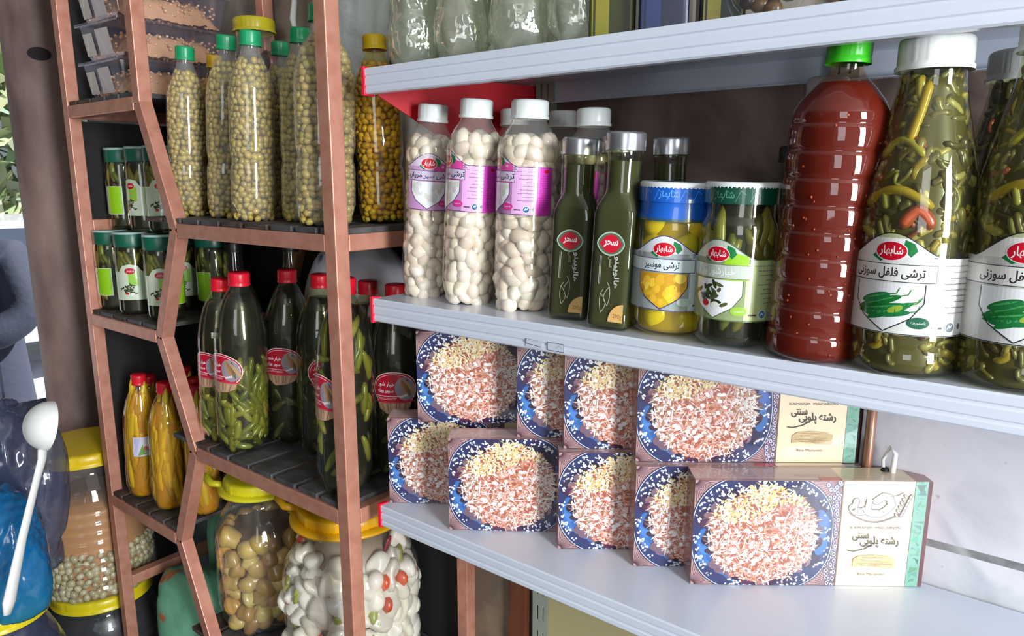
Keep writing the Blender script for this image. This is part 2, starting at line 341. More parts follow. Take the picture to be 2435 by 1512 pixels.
# grey wall pipe and taped cable beside the boxes
px = -.170
o = MB().tube([(px, YW - .012, -.49), (px, YW - .012, -.2)], .006, 10).build('copper_pipe', mat('pipe_copper', (176, 130, 108), .35, metal=.6)); tag(o, 'thin copper pipe running up the wall behind the upper macaroni boxes', 'pipe')
t = root('cable', (-.145, YW - .012, -.40), 'taped cable end with a white wire loop on the marble wall', 'cable')
MB().tube([(0, 0, -.05), (.001, -.003, -.02), (-.003, -.004, .01), (-.004, -.004, .045), (-.003, -.004, .05)], [.006, .008, .006, .005, .004], 8).build('black_tape', M['black'], t); tape = t.children[0]
MB().tube([(-.004, -.004, .035), (-.007, -.004, .06), (0, -.004, .078), (.006, -.004, .07), (.004, -.004, .03)], [.002] * 3 + [.003, .004], 8, (236, 236, 232)).build('wire_loop', M['plastic'], t)
MB().tube([(.002, -.004, -.02), (.010, -.004, -.012), (.006, -.004, -.03)], .0015, 6).build('tape_end', M['black'], tape)
o = MB().lathe([(.002, 0), (.006, .0)], 16).build('wall_plug', M['red_plastic']); 
o.data.clear_geometry(); bpy.data.objects.remove(o)
t = MB().lathe([(.0, .001), (.0045, .002), (.006, .0), (.006, -.004)], 16, col=(190, 20, 50)).build('wall_plug', M['plastic']); t.location = (-.104, YW - .003, -.437); t.rotation_euler = (pi / 2, 0, 0); tag(t, 'small red plug in the mortar joint of the marble wall', 'wall plug')

# ---------------------------------------------------------------- honeycomb display unit of copper-painted square tube
X0, X1, YU, YB = -1.712, -.828, .650, .945
NL, NR = -1.385, -1.290
ZL = [.137, -.305, -.735, -1.165]; ZR = [.352, -.092, -.520, -.950]
T = .0125
unit = root('display_rack', (X0, YU, -1.45), 'copper-painted steel rack with a zigzag honeycomb divider and wooden slat shelves', 'rack')
def bar(a, b, name='rail', w=T, sub=None):
    a = Vector(a); b = Vector(b); d = (b - a); n = d.normalized()
    s = Vector((0, 1, 0)) if abs(n.y) < .9 else Vector((1, 0, 0)); u = n.cross(s).normalized(); s = u.cross(n).normalized()
    v = []
    for p in (a, b):
        for i, j in ((-1, -1), (1, -1), (1, 1), (-1, 1)): v.append(tuple(p + s * (i * w) + u * (j * w)))
    mb = MB().add(v, [(0, 1, 5, 4), (1, 2, 6, 5), (2, 3, 7, 6), (3, 0, 4, 7), (3, 2, 1, 0), (4, 5, 6, 7)], m=0, smooth=False)
    mb.V = [q - np.array(unit.location) for q in mb.V]
    return mb.build(name, M['copper'], unit, bevel=.0015)
YC = YU + T; YD = YB - T
for y in (YC, YD):
    bar((X0 + T, y, -1.45), (X0 + T, y, 1.2), 'upright'); bar((X1 - T, y, -1.45), (X1 - T, y, 1.2), 'upright')
    zs = [(NL, 1.0), (NL, .137), (NR, -.092), (NL, -.305), (NR, -.520), (NL, -.735), (NR, -.950), (NL, -1.165), (NR, -1.40)]
    for (xa, za), (xb, zb) in zip(zs, zs[1:]): bar((xa, y, za), (xb, y, zb), 'divider_bar')
    for z in ZL: bar((X0 + 2 * T, y, z), (NL - T, y, z))
    for z in ZR[1:]: bar((NR + T, y, z), (X1 - 2 * T, y, z))
for z in ZR[1:]:
    bar((X1 - T, YC + T, z), (X1 - T, YD - T, z), 'side_rail')
for z in ZL + [-.10, -.95]: bar((X0 + T, YC + T, z), (X0 + T, YD - T, z), 'side_rail')
def slats(xa, xb, z, w=.055, gap=.012):
    x = xa
    while x < xb - .02:
        e = min(x + w * random.uniform(.85, 1.1), xb)
        mb = MB().box(x, e, YU + .004, YB - .004, z + T, z + T + .009, m=0)
        mb.V = [q - np.array(unit.location) for q in mb.V]
        o = mb.build('wooden_slat', M['wood' if random.random() < .35 else 'slat_face'], unit, bevel=.001); x = e + gap
for z in ZL: slats(X0 + .004, -1.40, z)
for i, z in enumerate(ZR[1:]): slats(-1.395 if i == 0 else -1.37, X1 - .002, z)
for i, z in enumerate(ZR[1:]):
    pass
mb = MB().box(X0 + .02, -.86, YB + .001, YB + .006, -1.4, .12); mb.V = [q - np.array(unit.location) for q in mb.V]; mb.build('back_shade_sheet', M['dark'], unit)  # added dark sheet, stands in for the deep shade on the wall behind
mb = MB().box(X0 + .008, X0 + .012, YU + .026, YB - .026, -.72, .12); mb.box(X0 + .008, X0 + .012, YU + .026, YB - .026, .155, 1.15); mb.V = [q - np.array(unit.location) for q in mb.V]; mb.build('side_shade_sheet', M['dark'], unit)  # added dark sheets that keep the short bays black and stop light leaking in
SL = {k: z + T + .009 for k, z in zip(('L0', 'L1', 'L2', 'L3'), ZL)}; SR = {k: z + T + .009 for k, z in zip(('R1', 'R2', 'R3'), ZR[1:])}
# rusty pipe post
t = root('pipe_post', (-2.15, .772, -1.45), 'thick rusty brown pipe post standing beside the copper rack', 'post')
MB().lathe([(.076, 0), (.076, 2.75)], 40).build('pipe', M['rust'], t)
d = Decal(); d.ell(0, 0, .026, .016, (34, 26, 24), 24)
o = d.done('bolt_hole', M['dull'], t, R=.076, z0=0, off=.0006); o.location = (0, 0, 1.45 + .305); o.rotation_euler = (0, 0, facing(-2.15, .772) + .05)
# ---------------------------------------------------------------- bottles and jars
def interp(prof):
    zs = [p[1] for p in prof]; rs = [p[0] for p in prof]
    return lambda z: float(np.interp(z, zs, rs))
def smooth_prof(prof, n=60):
    """monotone resample with eased corners"""
    f = interp(prof); z0, z1 = prof[0][1], prof[-1][1]
    zz = [z0 + (z1 - z0) * i / n for i in range(n + 1)]; w = (z1 - z0) / n * 1.2
    return [((f(max(z0, z - w)) + 2 * f(z) + f(min(z1, z + w))) / 4, z) for z in zz]
def petal(R, h0=.03, n=5, amp=.5):
    def w(r, z, t):
        if z < h0:
            k = (1 - z / h0); q = .5 - .5 * cos(n * t)
            return r * (1 - .10 * k * q), z + h0 * amp * k * q * (.4 + .6 * min(1, r / R))
        return r, z
    return w
def cap(R, h, z, col, parent, m='plastic', ribs=36, name='cap', skirt=True):
    def w(r, zz, t): return (r * (1 + .012 * (1 if int(t / (2 * pi) * ribs * 2) % 2 else -1)) if r > R * .93 and z + h * .25 < zz < z + h * .9 else r, zz)
    pr = [(R * 1.04, z), (R * 1.05, z + h * .12), (R * .99, z + h * .2)] if skirt else [(R, z), (R, z + h * .1), (R, z + h * .2)]
    pr += [(R, z + h * .26), (R, z + h * .86), (R * .97, z + h * .95), (R * .88, z + h), (0.0005, z + h)]
    return MB().lathe(pr, ribs * 2, w, col).build(name, M[m], parent)
def shell(prof, mt, parent, warp=None, seg=48, n=70, name='bottle_body'):
    P = smooth_prof(prof, n)
    mb = MB().lathe([(P[0][0] * .35, P[0][1] + .003)] + P, seg, warp, col=(240, 240, 240), cap0=True)
    return mb.build(name, M[mt], parent)
def core(prof, k, z1, col, parent, name='brine_gap_core', mt='food', warp=None):  # opaque core behind the pieces; its darker tone paints the gaps between them
    f = interp(prof); z0 = prof[0][1] + .004; n = 30
    P = [(f(z0 + (z1 - z0) * i / n) * k, z0 + (z1 - z0) * i / n) for i in range(n + 1)]
    P = [(.001, z0)] + P + [(.001, z1)]
    return MB().lathe(P, 32, warp, col).build(name, M[mt], parent)
def jit(col, s, r): 
    k = r.normal() * s; return tuple(min(255, max(0, c + k + r.normal() * s * .3)) for c in col)
def packed(prof, z0, z1, size, cols, seed, inset=.0012, elong=1.25, squash=.85, base=None, var=7, dens=1.0, lump=0, petalr=None):
    """pieces pressed against the inside of a bottle, one hex layer following its outline"""
    r = np.random.default_rng(seed); f = interp(prof); mb = MB(); z = z0; row = 0
    while z < z1:
        R = f(z) - inset - size * squash * .9
        if R > size * .3:
            n = max(3, int(2 * pi * (R + size * .3) / (size * 1.95 / dens))); off = r.uniform(0, 2 * pi)
            for j in range(n):
                t = off + 2 * pi * (j + r.uniform(-.22, .22)) / n; zz = z + r.uniform(-.4, .4) * size
                s = size * r.uniform(.82, 1.16); a = r.uniform(-1.4, 1.4)
                e = np.array([s * squash, s, s * elong]); Rm = rotm(0, 0, t) @ rotm(a, r.uniform(-.25, .25), 0)
                v = (base or ICO1)[0]
                if lump:
                    k = r.normal(size=(3, 3)) * 2.2; ph = r.uniform(0, 6, 3); v = v * (1 + lump * sum(np.sin(v @ k[i] + ph[i]) for i in range(3)) / 3)[:, None]
                rr = R + r.uniform(-.28, -.02) * size
                v = (v * e) @ Rm.T + np.array([rr * cos(t), rr * sin(t), zz])
                mb.add(v, (base or ICO1)[1], jit(cols[int(r.integers(len(cols)))], var, r), 0, True)
        z += size * 1.55; row += 1
    return mb
# --- printed label in the shape common to these pickles: arched top with a red oval, title strip, shield picture
def micro(d, x0, x1, y, w, col, r):
    x = x0
    while x < x1:
        e = min(x + r.uniform(.0015, .005), x1); d.rect(x, e, y, y + w, col); x = e + .0006
def small_print(d, x0, x1, ys, w, col, seed=3):
    r = np.random.default_rng(seed)
    for y in ys: micro(d, x0 + r.uniform(0, .35) * (x1 - x0), x1, y, w, col, r)
def pickle_label(H, wl, wr, field, text_panel, strip, edge, title, tcol, pict, side, badge, seal, two=None, side_red=True, hump=.30, tw=None):
    d = Decal()
    d.rect(-wl, wr, 0, H, text_panel); d.rect(-wl, .50 * H, 0, H, field)
    n = 24; bell = [(-.62 * H + 1.24 * H * i / n, H + hump * H * (.5 + .5 * cos(pi * (i / n * 2 - 1))) ** .8) for i in range(n + 1)]
    d.poly([(-.62 * H, .93 * H)] + bell + [(.62 * H, .93 * H)], field); d.up()
    d.line(bell, .0009, edge); d.line([(.5 * H, H), (wr, H)], .0008, edge); d.line([(-wl, .0006), (wr, .0006)], .0008, edge)
    if two: d.poly([(.12 * H, .66 * H), (.5 * H, .66 * H), (.5 * H, H * 1.05), (.30 * H, H * 1.1), (.12 * H, H * 1.1)], two); d.poly([(.1 * H, .1 * H), (.40 * H, .35 * H), (.44 * H, .66 * H), (.1 * H, .66 * H)], two)
    d.up()
    d.poly([(.16 * H, 1.22 * H), (.27 * H, 1.17 * H), (.31 * H, 1.08 * H), (.24 * H, 1.0 * H), (.14 * H, 1.1 * H)], (24, 120, 60)); d.poly([(-.24 * H, 1.0 * H), (-.12 * H, .93 * H), (-.06 * H, .97 * H), (-.18 * H, 1.05 * H)], (24, 120, 60)); d.up()
    d.ell(0, 1.07 * H, .200 * H, .128 * H, (245, 240, 240), 28); d.up(); d.ell(0, 1.07 * H, .188 * H, .118 * H, (206, 14, 40), 28); d.up()
    d.text('شابهار', 0, 1.07 * H, .14 * H, (250, 245, 245), bold=.02, width=.29 * H)
    # shield picture
    sh = [(-.44 * H, .66 * H), (-.44 * H, .42 * H), (-.30 * H, .22 * H), (0, .03 * H), (.30 * H, .22 * H), (.44 * H, .42 * H), (.44 * H, .66 * H)]
    d.poly(sh, (236, 238, 240) if pict != 'yellow' else (214, 160, 40)); d.up(); pict_fill(d, pict, H); d.up(); d.line(sh, .0009, edge); d.up()
    d.rect(-wl, .56 * H, .68 * H, .91 * H, strip); d.up(); d.frame(-wl, .56 * H, .68 * H, .91 * H, .0006, edge); d.up()
    d.text(title, -.03 * H, .79 * H, .15 * H, tcol, bold=.015, width=(tw or .8) * H); d.up()
    d.ell(.40 * H, .17 * H, .13 * H, .075 * H, badge, 22); d.up(); d.text('پاستوریزه', .40 * H, .17 * H, .05 * H, (220, 235, 220), width=.17 * H)
    small_print(d, .58 * H, wr - .12 * H, [.9 * H - i * .075 * H for i in range(9)], .0007, (120, 112, 120))
    d.ell(.80 * H, .12 * H, .075 * H, .075 * H, (236, 240, 244), 20); d.up(); d.ell(.80 * H, .12 * H, .062 * H, .062 * H, seal, 20); d.up(); d.line([(.765 * H, .10 * H), (.79 * H, .15 * H), (.80 * H, .11 * H), (.83 * H, .15 * H)], .0009, (240, 240, 245)); d.rect(.56 * H, .69 * H, .10 * H, .125 * H, (60, 56, 70))
    d.ell(.95 * H, .13 * H, .022 * H, .04 * H, (110, 100, 110), 12)
    if side:
        d.rect(wr - side[1], wr, 0, H, side[0]); d.up(); small_print(d, wr - side[1] * .92, wr - side[1] * .05, [.82 * H - i * .05 * H for i in range(15)], .0006, tuple(c * .72 for c in side[0]), 5)
        if side_red: d.ell(wr - side[1] * .4, .92 * H, .06 * H, .035 * H, (206, 14, 40)); d.up()
    return d
def pict_fill(d, kind, H):
    r = np.random.default_rng(11); L = d.lim; d.lim = (-.42 * H, .42 * H, .05 * H, .655 * H)
    inside = lambda x, y: y > .06 * H + .62 * abs(x) and abs(x) < .42 * H
    if kind == 'garlic':
        for _ in range(26):
            x, y = r.uniform(-.36, .36) * H, r.uniform(.2, .6) * H
            if inside(x, y - .08 * H): d.ell(x, y, .10 * H, .06 * H, jit((226, 224, 220), 12, r), 14, r.uniform(0, 3)); d.z += 2e-6
    elif kind == 'yellow':
        for _ in range(40):
            x, y = r.uniform(-.40, .40) * H, r.uniform(.12, .62) * H
            if inside(x, y - .05 * H): d.ell(x, y, r.uniform(.04, .10) * H, r.uniform(.05, .09) * H, jit((240, 190, 50), 22, r), 14, r.uniform(0, 3)); d.z += 2e-6
    elif kind == 'peppers':
        for a, (x, y), l in ((.35, (-.10, .40), .30), (.2, (-.04, .33), .34), (.42, (.05, .30), .30), (.1, (0, .27), .30), (.3, (-.14, .46), .2)):
            d.ell(x * H, y * H, l * H, .055 * H, jit((20, 110, 50), 12, r), 22, a); d.z += 2e-6
            ex, ey = x * H + l * H * cos(a), y * H + l * H * sin(a); d.line([(ex * .9, ey), (ex + .07 * H, ey + .02 * H), (ex + .1 * H, ey + .09 * H)], .0010, (70, 130, 60))
            d.ell(x * H, y * H + .015 * H, l * H * .7, .012 * H, (70, 160, 90), 14, a); d.z += 2e-6
        d.ell(.12 * H, .33 * H, .10 * H, .04 * H, (150, 180, 60), 16, .4)
    else:
        for _ in range(26):
            x, y = r.normal() * .14 * H - .12 * H, .42 * H + r.normal() * .09 * H
            if inside(x, y - .05 * H): d.ell(x, y, r.uniform(.04, .10) * H, .03 * H, jit((66, 74, 40), 18, r), 12, r.uniform(0, 3)); d.z += 2e-6
        d.ell(-.16 * H, .26 * H, .07 * H, .05 * H, (200, 40, 30)); d.up(); d.ell(.02 * H, .24 * H, .07 * H, .06 * H, (236, 234, 224))
    d.lim = L
# ---- 1. garlic bottle
GP = P2((.026, 0), (.034, .006), (.0365, .02), (.0375, .04), (.0368, .052), (.0378, .058), (.0368, .066), (.0378, .074), (.0368, .082), (.0378, .090), (.0368, .098), (.0380, .106), (.0380, .118), (.0370, .121), (.0370, .196), (.0382, .200), (.0378, .212), (.034, .224), (.027, .236), (.0215, .243), (.0205, .248), (.0205, .256))
def garlic_bottle(seed, label=True, capw=(232, 236, 232)):
    t = root('garlic_bottle', (0, 0, 0), 'x', 'bottle')
    b = shell(GP, 'petmilk', t, petal(.036, .032), 48, 80); cap(.0222, .024, .248, capw, t)
    core(GP, .72, .225, (176, 168, 152), t)
    packed(GP, .008, .232, .0098, [(236, 222, 204), (230, 214, 194), (240, 230, 214), (224, 206, 186)], seed, elong=1.35, base=ICO2, var=4, dens=1.02, inset=.0008, lump=.10).build('garlic_cloves', M['food'], t, stuff=True)
    if label:
        L = pickle_label(.060, .034, .080, (222, 205, 224), (226, 170, 222), (206, 190, 214), (70, 40, 90), 'ترشی سیر مروارید', (40, 20, 60), 'garlic', ((206, 60, 176), .021), (214, 50, 140), (40, 90, 150), two=(222, 80, 160), tw=1.15)
        L.done('label', M['gloss_print'], t, R=.0372, z0=.128)
    return t
gsrc = [garlic_bottle(3), garlic_bottle(5)]
G_GRP = 'pickled garlic bottles'
G = [((-.754, .753), .026, .273, 1.0, -.08, 'clear bottle of pearl garlic whose pink label faces out, nearest the copper rack', 0, .94),
     ((-.660, .742), .022, .273, 1.0, -1.20, 'clear bottle of pearl garlic with pink label, in the middle of the three in front', 1, .98),
     ((-.570, .752), .012, .267, 1.0, -1.30, 'clear bottle of pearl garlic with a wide pink label, beside the green sauce bottles', 0, 1.06),
     ((-.668, .862), 0, .27, 1.0, 2.6, 'pearl garlic bottle in the back row, its cap seen between two front bottles', 1, .96),
     ((-.605, .895), 0, .266, 1.0, 2.2, 'rearmost pearl garlic bottle, its cap seen before the slotted post', 0, .96),
     ((-.503, .815), 0, .258, 1.0, -1.9, 'pearl garlic bottle behind the first green sauce bottle', 1, .98)]
for i, ((x, y), ln, h, s, sp, lab, k, wr) in enumerate(G):
    o = gsrc[k] if i < 2 and k == i else copy_tree(gsrc[k])
    if i == 1: o = gsrc[1]
    tag(o, lab, 'bottle', G_GRP); pose(o, (x, y, -.170 + .0005), ln, h, facing(x, y) + sp); o.scale = (wr, wr, h / .272)
# ---- 2. green hot sauce bottle, square with a round neck
def sq(R, z0=.124, z1=.156):
    def w(r, z, t):
        k = 1 if z < z0 else max(0, 1 - (z - z0) / (z1 - z0)); k = k * k * (3 - 2 * k)
        if k <= 0: return r, z
        n = 2 + 8 * k; c, s = abs(cos(t)), abs(sin(t)); return r * (c ** n + s ** n) ** (-1 / n), z
    return w
SP = P2((.0225, 0), (.0245, .003), (.0245, .012), (.0240, .02), (.0240, .112), (.0242, .124), (.0235, .134), (.0208, .145), (.0192, .154), (.0192, .192), (.0205, .194), (.0205, .198), (.019, .200))
def sauce_bottle(seed):
    t = root('sauce_bottle', (0, 0, 0), 'x', 'bottle'); w = sq(.024)
    shell(SP, 'oliveg', t, w, 64, 80); core(SP, .93, .188, (62, 64, 26), t, 'green_sauce', 'dull', warp=w)
    cap(.0222, .020, .199, (190, 190, 196), t, 'metalcap', 20, 'screw_cap', False)
    d = Decal(); y = .098
    d.poly([(.0165 * sin(a) * (1.0), y + .0135 * cos(a) * abs(cos(a)) ** .25) for a in [2 * pi * i / 28 for i in range(28)]], (176, 196, 176)); d.up()
    d.poly([(.0150 * sin(a), y + .0118 * cos(a) * abs(cos(a)) ** .25) for a in [2 * pi * i / 28 for i in range(28)]], (86, 110, 84)); d.up()
    d.poly([(-.0135, y), (-.006, y + .0085), (0, y + .0105), (.006, y + .0085), (.0135, y), (.006, y - .0085), (0, y - .0105), (-.006, y - .0085)], (206, 26, 52)); d.up()
    d.text('سحر', 0, y, .0085, (250, 246, 246), bold=.03, width=.017)
    d.text('هالوپینو', .0085, .067, .0085, (200, 205, 196), bold=.02, width=.036, rot=-pi / 2)
    d.text('سس', .0005, .078, .005, (176, 180, 150), width=.012, rot=-pi / 2)
    for k in (-.010, -.0115): d.line([(k, .084), (k, .052)], .0005, (200, 205, 196))
    for ox, hh, tw in ((-.008, .042, 1), (.002, .050, -1)):
        pts = [(ox + .0045 * sin(q * 2.6) * tw * .6, hh - .022 * q) for q in [i / 10 for i in range(11)]]
        d.line([(p[0] - .0035 * sin(pi * i / 10), p[1]) for i, p in enumerate(pts)], .0006, (190, 190, 168)); d.line([(p[0] + .0035 * sin(pi * i / 10), p[1]) for i, p in enumerate(pts)], .0006, (190, 190, 168))
        d.line([pts[0], (pts[0][0] + .003 * tw, pts[0][1] + .005)], .0006, (190, 190, 168))
    q = [(.0200, .0105), (.0200, .0315)] + [(.0200 - .0175 * sin(a), .0105 + .021 * cos(a)) for a in [pi / 2 * i / 8 for i in range(1, 9)]]
    d.poly(q, (222, 178, 110)); d.up(); d.text('290g', .0135, .0170, .0062, (150, 100, 50), False, width=.0105)
    d.done('label', M['gloss_print'], t, place=lambda c: Vector((c.x, -.0244 - c.z, c.y)))
    return t
s0 = sauce_bottle(1)
for i, ((x, y), ln, h, rz, lab) in enumerate([((-.485, .740), .012, .218, 18, 'square bottle of green jalapeno sauce standing next to the garlic bottles'),
                                        ((-.413, .719), .012, .221, 10, 'square bottle of green jalapeno sauce standing next to the blue-topped jar'),
                                        ((-.452, .795), 0, .221, 38, 'square green sauce bottle hidden behind the two front sauce bottles'),
                                        ((-.386, .800), 0, .217, 38, 'dark green sauce bottle behind the blue-topped jar')]):
    o = s0 if i == 0 else copy_tree(s0); tag(o, lab, 'bottle', 'jalapeno sauce bottles')
    pose(o, (x, y, -.1695), ln, h, radians(rz)); o.scale = (1, 1, h / .219)
# ---- 3. pickle jars
JP = P2((.030, 0), (.040, .004), (.0435, .010), (.0435, .120), (.0425, .126), (.0385, .133), (.0385, .160))
def jar(Rk, contents, lidcol, foil, lab, brine_gap_core, bcol, mt='oliveg', name='pickle_jar'):
    t = root(name, (0, 0, 0), 'x', 'jar'); pr = [(r * Rk, z) for r, z in JP]
    shell(pr, mt, t, None, 56, 70, 'glass_body'); core(pr, .80, .150, bcol, t)
    contents(pr, t)
    lid = MB().lathe([(.0395 * Rk, .146), (.0405 * Rk, .147), (.0408 * Rk, .161), (.0398 * Rk, .1645), (.001, .1640)], 56, None, lidcol).build('lid', M['plastic'], t)
    d = Decal(); w = .108 * Rk / .9
    d.rect(-w, w, 0, .017, foil); d.up(); d.text('شابهار', 0, .008, .009, tuple(min(255, c + 80) for c in foil), width=.022)
    for k in range(5): d.line([(-.03 + k * .014, .002), (-.025 + k * .014, .013), (-.02 + k * .014, .009)], .0006, tuple(min(255, c + 60) for c in foil))
    d.done('foil_seal', M['gloss_print'], lid, R=.0408 * Rk, z0=.1455, off=.0004)
    MB().lathe([(.0412 * Rk, .160), (.0414 * Rk, .1645), (.0395 * Rk, .1665), (.036 * Rk, .166)], 56, None, (226, 230, 232)).build('lid_rim', M['plastic'], lid)
    if foil[2] > 120: MB().lathe([(.0418 * Rk, .1255), (.0398 * Rk, .134), (.0396 * Rk, .146), (.0405 * Rk, .150)], 56, None, foil).build('foil_collar', M['gloss_print'], t)
    if lab: lab().done('label', M['gloss_print'], t, R=.0437 * Rk, z0=.030)
    return t
def shallots(pr, t):
    mb = MB(); r = np.random.default_rng(4)
    for z, n in ((.020, 5), (.046, 5), (.072, 5), (.098, 5), (.122, 4)):
        o = r.uniform(0, 6)
        for j in range(n):
            a = o + 2 * pi * j / n; R = .0232
            blob(mb, (R * cos(a), R * sin(a), z + r.uniform(-.003, .003)), (.0165, .0165, .0195), (r.uniform(-.6, .6), r.uniform(-.6, .6), a), jit((214, 208, 44), 10, r), lump=.12, base=ICO3, seed=int(r.integers(999)))
    mb.build('shallots', M['food'], t, stuff=True)
def gherkins(pr, t, cols=((122, 122, 50), (140, 128, 60), (96, 100, 40)), n=26, zt=.125, ln=.05, rad=.0062, seed=2, name='gherkins', upright=.8):
    mb = MB(); r = np.random.default_rng(seed); f = interp(pr)
    for _ in range(n):
        a = r.uniform(0, 2 * pi); z = r.uniform(.008, zt - ln * .5); tilt = r.normal() * (1.2 - upright); L = ln * r.uniform(.7, 1.1)
        pts = []; rr = []
        for i in range(9):
            q = i / 8; zz = z + (q) * L * cos(tilt); R = f(min(max(zz, .004), zt + .01)) - rad * 1.15 - .001; an = a + (q - .5) * L * sin(tilt) / max(R, .01)
            pts.append((R * cos(an), R * sin(an), max(zz, .006))); rr.append(rad * (.35 + .65 * sin(pi * min(1, max(0, q))) ** .5) * 1.0)
        mb.tube(pts, rr, 8, jit(cols[int(r.integers(len(cols)))], 8, r))
    mb.build(name, M['food'], t, stuff=True)
def yellow_label(): return pickle_label(.062, .050, .098, (226, 230, 236), (210, 222, 222), (214, 226, 226), (50, 40, 120), 'ترشی موسیر', (30, 30, 50), 'yellow', None, (196, 216, 200), (90, 120, 150), tw=.62)
def green_label(): return pickle_label(.062, .050, .098, (196, 206, 190), (196, 214, 150), (190, 200, 186), (90, 110, 80), 'خیارشور ویژه', (240, 244, 236), 'green', None, (150, 190, 60), (60, 130, 170), two=(150, 200, 40), tw=.66)
o = jar(1.0, shallots, (36, 110, 200), (26, 96, 196), yellow_label, 0, (176, 160, 30), 'yel', 'shallot_jar')
tag(o, 'jar of yellow pickled shallots with a blue sealed lid', 'jar'); pose(o, (-.352, .739, -.1695), .006, .165, facing(-.355, .739) - .24)
o = jar(.90, lambda p, t: gherkins(p, t, n=46, ln=.055, rad=.0068), (22, 84, 60), (16, 74, 54), green_label, 0, (34, 34, 16), 'oliveg', 'gherkin_jar')
tag(o, 'green-lidded jar of pickled gherkins beside the blue-topped jar', 'jar'); pose(o, (-.272, .723, -.1695), .004, .165, facing(-.268, .723) - .50)
# ---- 4. ribbed bottle of red sauce
rp = [(.034, 0), (.040, .003)]; z = .003
for i in range(9):
    rp += [(.0425, z + .003), (.0430, z + .009), (.0430, z + .017), (.0425, z + .0215), (.0405, z + .0232)]; z += .0236
z1 = z
rp += [(.0420, z + .003), (.0412, z + .010), (.036, z + .020), (.027, z + .031), (.0185, z + .040), (.0150, z + .045), (.0145, z + .052), (.0145, z + .060)]
def fluted(r, z, t):
    return r * (1 + .004 * cos(18 * t)), z
t = root('red_sauce_bottle', (0, 0, 0), 'tall ribbed bottle of red pepper sauce with a bright green cap', 'bottle')
shell(rp, 'redpet', t, None, 56, 260)
core(rp, .965, z1 + .036, (92, 24, 11), t, 'red_sauce', 'sauce')
r = np.random.default_rng(8); f = interp(rp); mb = MB()
for _ in range(130):
    a = r.uniform(0, 2 * pi); z = r.uniform(.006, z1 + .02) ** 1.0; R = f(z) * .968
    blob(mb, (R * cos(a), R * sin(a), z), (.0008, .0012, .0014), (0, 0, a), jit((150, 74, 34), 16, r), base=ICO1)
mb.build('pepper_seeds', M['food'], t, stuff=True)
cap(.0185, .026, z1 + .052, (58, 190, 30), t, ribs=40)
pose(t, (-.190, .718, -.1695), .014, .30, facing(-.19, .718)); t.scale = (1.02, 1.02, .297 / (z1 + .078))
RED = t
# ---- 5. cone-necked bottles of sliced pepper pickle
CP = P2((.040, 0), (.0455, .004), (.0470, .012), (.0470, .018), (.0455, .022), (.0465, .028), (.0465, .118), (.0475, .121), (.0475, .128), (.0465, .134), (.0455, .150), (.042, .172), (.036, .200), (.030, .226), (.0262, .245), (.0255, .258))
def slices(pr, t, seed, zt=.255):
    mb = MB(); r = np.random.default_rng(seed); f = interp(pr)
    cols = [(150, 136, 62), (120, 110, 54), (96, 88, 46), (166, 152, 84), (84, 74, 40), (134, 122, 66), (176, 150, 60), (108, 100, 58)]
    for _ in range(760):
        z = r.uniform(.008, zt); a = r.uniform(0, 2 * pi); R = f(z) - .0045 - abs(r.normal()) * .002; L = r.uniform(.008, .024); tw = r.uniform(0, 2 * pi); bend = r.uniform(-1.3, 1.3)
        pts = []; w = r.uniform(.0018, .0050)
        for i in range(8):
            q = (i / 7 - .5) * L; cu = bend * (q / L) ** 2 * L
            dx, dz = q * cos(tw) - cu * sin(tw), q * sin(tw) + cu * cos(tw); zz = min(max(z + dz, .006), zt + .002); R2 = min(R, f(zz) - .004); an = a + dx / max(R2, .012)
            pts.append((R2 * cos(an), R2 * sin(an), zz))
        c = cols[int(r.integers(len(cols)))] if r.random() > .03 else (140, 66, 44)
        mb.tube(pts, [w * .5] + [w] * 6 + [w * .5], 6, jit(c, 10, r), flat=.7)
    for z, a0, col, L, w in ((.222, 1.45, (196, 160, 30), .05, .0042), (.145, 1.7, (190, 160, 40), .06, .0042), (.186, 1.75, (176, 160, 60), .045, .0040), (.128, 1.2, (176, 82, 48), .022, .0055)):
        pts = []
        for i in range(12):
            q = i / 11; an = -a0 + (q - .5) * L / .04 * (1 if z != .222 else .25); zz = z + .014 * sin(pi * q) if z != .222 else z - .025 + .05 * q; R2 = f(zz) - .0045; pts.append((R2 * cos(an), R2 * sin(an), zz))
        mb.tube(pts, [w * .5] + [w] * 10 + [w * .5], 8, col)
    mb.build('sliced_peppers', M['food'], t, stuff=True)
def pepper_bottle(seed):
    t = root('pepper_pickle_bottle', (0, 0, 0), 'x', 'bottle')
    shell(CP, 'oliveg', t, None, 56, 90); core(CP, .89, .25, (92, 84, 40), t); slices(CP, t, seed)
    cap(.0290, .027, .257, (238, 238, 234), t, ribs=44)
    pickle_label(.066, .052, .094, (234, 232, 228), (240, 240, 236), (232, 230, 226), (40, 44, 50), 'ترشی فلفل سوزنی', (36, 36, 44), 'peppers', ((222, 224, 218), .010), (24, 92, 66), (120, 126, 130), tw=.9).done('label', M['gloss_print'], t, R=.0467, z0=.038)
    return t
p0 = pepper_bottle(1)
for i, ((x, y), ln, h, sp, lab) in enumerate([((-.111, .722), .002, .286, -.36, 'cone-necked bottle of needle pepper pickle with white cap, beside the red sauce bottle'),
                                              ((-.024, .726), .001, .296, -.10, 'cone-necked needle pepper pickle bottle cut off by the edge of the view'),
                                              ((-.052, .826), 0, .284, 1.9, 'cone-necked pepper bottle in shadow behind the other two')]):
    o = p0 if i == 0 else copy_tree(p0); tag(o, lab, 'bottle', 'needle pepper pickle bottles'); pose(o, (x, y, -.1695), ln, h, facing(x, y) + sp); o.scale = (1, 1, h / .284)
